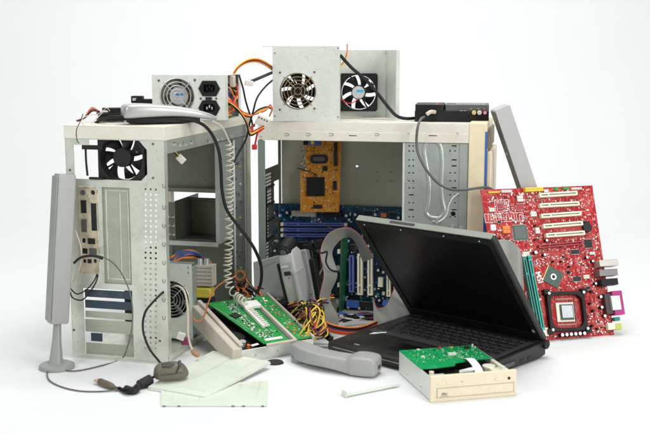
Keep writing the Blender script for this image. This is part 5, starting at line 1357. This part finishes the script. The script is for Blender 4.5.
# tangled yellow/red/black harness in the middle
th_ = thing('wire_harness', 'tangled yellow, red and black supply wires in the middle of the pile', 'wires', T(*P(308, 330, 2.0)))
Mi = T(*(-P(308, 330, 2.0)))
random.seed(21)
def cl(v): return Vector((v.x, v.y, max(v.z, .004)))
for i in range(40):
    m = [yellow, yellow, purple_w, black_wire, yellow, black_wire, yellow, black_wire, purple_w, yellow, red_w, grey_wire, black_wire][i % 13]
    kind = i % 4; U = random.uniform
    if kind == 0: pts = [(U(286, 296), U(300, 312), 2.05), (U(294, 304), U(301, 309), 2.02), (U(300, 324), U(299, 320), 1.99), (U(302, 329), U(316, 338), 1.965), (U(300, 314), U(336, 343), 1.955)]
    elif kind == 1: pts = [(U(289, 297), U(310, 326), 2.03), (U(298, 306), U(303, 315), 1.99), (U(306, 322), U(300, 318), 1.98), (U(306, 324), U(314, 334), 1.965), (U(298, 316), U(330, 343), 1.955)]
    elif kind == 2: pts = [(U(326, 334), U(292, 306), 2.07), (U(316, 325), U(302, 313), 2.0), (U(298, 322), U(308, 334), 1.965), (U(298, 318), U(328, 343), 1.95)]
    else: pts = [(U(292, 300), U(318, 330), 2.0), (U(302, 310), U(312, 322), 1.98), (U(314, 324), U(316, 326), 1.97), (U(318, 326), U(326, 336), 1.965), (U(308, 318), U(335, 342), 1.955)]
    mb = MB(m, Mi); mb.tube(spline([cl(P(*p_)) for p_ in pts], 7), .00135, 7); mb.build('wire', th_)
for px, py in ((325, 334), (328, 337)):
    mb = MB(black, Mi @ T(*P(px, py, 1.975)) @ RY(40)); mb.box(-.010, .010, -.006, .006, -.005, .005); mb.build('black_connector', th_, bev=.001)
# horizontal cable bundle behind the laptop corner
h3 = thing('wire_harness', 'orange, black and red wires sweeping right from the tangle behind the laptop', 'wires', T(*P(350, 328, 2.0)))
Mi = T(*(-P(350, 328, 2.0)))
for k, m in enumerate((orange_w, black_wire, black_wire, purple_w, pink_w, red_w, pink_w)):
    dy = k*1.25
    W(m, .0016, (320, 318+dy*.9, 1.99), (330, 324+dy, 1.99), (343, 327+dy, 1.995), (356, 327.5+dy*.9, 2.01), (367, 325+dy*.7, 2.03), (377, 321+dy*.5, 2.06), par=h3)
# dark filler: bundle of black leads between the tower and camcorder
h4 = thing('wire_harness', 'black and dark red leads coiled in shadow behind the green board', 'wires', T(*P(255, 300, 2.1)))
Mi = T(*(-P(255, 300, 2.1)))
for i in range(12):
    m = [black_wire, grey_wire, purple_w, black_wire, orange_w, black_wire][i % 6]
    pts = PP([(random.uniform(234, 242), random.uniform(282, 296), 2.1), (random.uniform(240, 252), random.uniform(276, 300), 2.12), (random.uniform(250, 262), random.uniform(284, 302), 2.1), (random.uniform(262, 292), random.uniform(295, 312), 2.09)])
    mb = MB(m, Mi); mb.tube(spline(pts, 7), .002, 7); mb.build('wire', h4)

h5 = thing('wire_harness', 'black leads and dark plugs packed behind the camcorder under the violet slots', 'wires', T(*P(318, 260, 2.2)))
Mi = T(*(-P(318, 260, 2.2)))
for i in range(16):
    m = [black_wire, black_wire, grey_wire, purple_w, black_wire][i % 5]; U = random.uniform
    pts = PP([(U(304, 312), U(240, 258), 2.22), (U(306, 322), U(250, 272), 2.2), (U(312, 326), U(262, 290), 2.18), (U(306, 322), U(284, 304), 2.14)])
    mb = MB(m, Mi); mb.tube(spline(pts, 7), .0024, 7); mb.build('wire', h5)
for px, py in ((309, 247), (318, 244), (316, 258), (324, 262)):
    mb = MB(black, Mi @ T(*P(px, py, 2.21)) @ RY(random.uniform(-30, 30))); mb.box(-.012, .012, -.008, .008, -.007, .007); mb.build('black_plug', h5, bev=.001)
h6 = thing('wire_harness', 'dark leads lying across the case floor below the upright cream slots', 'wires', T(*P(365, 318, 2.15)))
Mi = T(*(-P(365, 318, 2.15)))
for i in range(12):
    m = [black_wire, grey_wire, white_pl, blue_w, black_wire, purple_w][i % 6]; U = random.uniform
    pts = [cl(p_) for p_ in PP([(U(338, 346), U(312, 322), 2.12), (U(350, 358), U(312, 322), 2.14), (U(362, 372), U(312, 322), 2.14), (U(380, 396), U(310, 320), 2.16)])]
    mb = MB(m, Mi); mb.tube(spline(pts, 7), .0019, 7); mb.build('wire', h6)

# ------------------------------------------------------------------ RIBBON CABLES
def ribbon(name, A_, B_, label, edge=0, n=14, k=8):
    a = spline(PP(A_), k); b = spline(PP(B_), k); mb = MB(ribbon_m); vs = []; fs = []
    m_ = n*2+1
    for i in range(len(a)):
        tng = (a[min(i+1, len(a)-1)]-a[max(i-1, 0)]).normalized(); nrm = (b[i]-a[i]).cross(tng).normalized()
        for j in range(m_):
            vs.append(a[i].lerp(b[i], j/(m_-1))+nrm*(.0006 if j % 2 else 0))
    for i in range(len(a)-1):
        for j in range(m_-1): fs.append((i*m_+j, i*m_+j+1, (i+1)*m_+j+1, (i+1)*m_+j))
    rt_ = thing(name, label, 'ribbon cable', T(*a[0]))
    mb.M = T(*(-a[0])); mb.add(vs, fs); o = mb.build('flat_cable', rt_, sharp=3); s_ = o.modifiers.new('s', 'SOLIDIFY'); s_.thickness = .0008
    mb = MB(mat('dull red stripe', (.30, .04, .03), .5), T(*(-a[0]))); mb.tube(a if edge == 0 else b, .0007, 6); mb.build('red_edge_wire', rt_)
    return rt_
ribbon('ribbon_cable', [(321, 333, 2.02), (325, 316, 2.02), (319.5, 299, 2.02), (324, 275, 2.03), (320.5, 252, 2.05), (328.5, 234, 2.07), (346, 227.5, 2.09), (359, 234, 2.10), (369, 249, 2.12), (373, 258, 2.14)],
       [(336, 333, 2.05), (338, 318, 2.05), (329.5, 297, 2.05), (337, 275, 2.06), (332, 253, 2.08), (340, 240, 2.11), (349, 237, 2.14), (356, 243, 2.15), (360, 254, 2.16), (363, 262, 2.17)], 'wavy grey ribbon cable arching beside the green card in the open case')
ribbon('ribbon_cable', [(373, 297, 2.14), (377, 307, 2.12), (385, 306, 2.11), (391, 296, 2.12), (396, 283, 2.14)], [(374, 327, 2.08), (388, 331, 2.09), (402, 329, 2.10), (411, 322, 2.115), (414, 308, 2.13)], 'grey ribbon cable curled just behind the left edge of the laptop screen')
ribbon('ribbon_cable', [(496, 240, 2.02), (507, 240, 2.025), (517, 246, 2.035), (522, 256, 2.03)], [(500, 262, 2.01), (508, 268, 2.01), (517, 280, 2.015), (524, 292, 2.01)], 'grey ribbon cable loop between the laptop lid and the red motherboard', edge=1)
mb = MB(black_wire, I4)
cable('black_lead', PP([(316, 251, 2.04), (322, 253, 2.035), (327, 252, 2.03), (326, 262, 2.03), (331, 270, 2.03), (340, 272, 2.05)]), .0019, black_wire, 'short black lead crossing the wavy grey ribbon cable')
# thin grey lead over the violet slots
cable('grey_lead', PP([(309, 216, 2.35), (320, 222, 2.345), (333, 229, 2.335), (345, 233, 2.34)]), .0011, grey_wire, 'thin grey lead drooping across the violet memory slots', n=6)
# white card behind the tower foot
cd_ = [P(64, 319, 2.02), P(70, 319, 2.03)]
mb = MB(white_pt); a = G(330, 341); 
mb.prism([(-.06, -.02), (.03, -.03), (.05, .06), (-.05, .08)], [], .0005, .002, T(a.x, a.y, 0))
tag(mb.build('paper_sheet', bev=.0003), 'small white paper sheet on the floor between wires and laptop', 'paper')

for o in scene.objects:
    if o.parent is None and 'category' in o:
        gmap = {'telephone_handset': 'telephone handsets in the pile', 'optical_drive': 'opened disc drives', 'power_supply': 'power supplies and casings', 'computer_case': 'open tower cases', 'motherboard': 'loose computer boards', 'speaker': 'slim grey speakers', 'steel_cover': 'steel cover plates on the floor', 'ribbon_cable': 'grey ribbon cables', 'wire_harness': 'bundles of coloured wires', 'power_cable': 'thick black power cords', 'short_cable': 'short black cables at the port shield'}
        k_ = o.name.split('.')[0]
        if k_ in gmap: o['group'] = gmap[k_]
# ------------------------------------------------------------------ LIGHT, CAMERA
w = bpy.data.worlds.new('World'); scene.world = w; w.use_nodes = True
bg = w.node_tree.nodes['Background']; bg.inputs['Color'].default_value = (.96, .985, 1, 1); bg.inputs['Strength'].default_value = .28
def area(name, loc, tgt, sx, sy, e, col=(1, 1, 1)):
    l = bpy.data.lights.new(name, 'AREA'); l.shape = 'RECTANGLE'; l.size = sx; l.size_y = sy; l.energy = e; l.color = col
    o = bpy.data.objects.new(name, l); COL.objects.link(o); o.location = loc
    o.rotation_euler = (Vector(tgt)-Vector(loc)).to_track_quat('-Z', 'Y').to_euler(); return o
area('top_softbox', (.1, 1.75, 1.9), (0, 1.9, 0), 1.3, 1.0, 17)
area('front_right_softbox', (1.6, .1, 1.05), (.1, 2.0, .15), 1.1, 1.1, 34, (1, .985, .96))
area('front_left_softbox', (-1.9, .2, 1.5), (-.1, 2.0, .15), 1.2, 1.2, 20, (.97, .99, 1))
area('backdrop_light', (0, 2.9, 3.2), (0, 4.6, 1.2), 3.0, .6, 74)
cam = bpy.data.cameras.new('camera'); co = bpy.data.objects.new('camera', cam); COL.objects.link(co)
co.location = CAM; co.rotation_euler = (PI/2-PITCH, 0, 0)
cam.sensor_width = 36; cam.lens = 36*F/650; cam.clip_start = .05; cam.clip_end = 100
cam.dof.use_dof = True; cam.dof.focus_distance = 2.06; cam.dof.aperture_fstop = 5.6
scene.camera = co
scene.view_settings.view_transform = 'Standard'; scene.view_settings.look = 'None'; scene.view_settings.exposure = .06
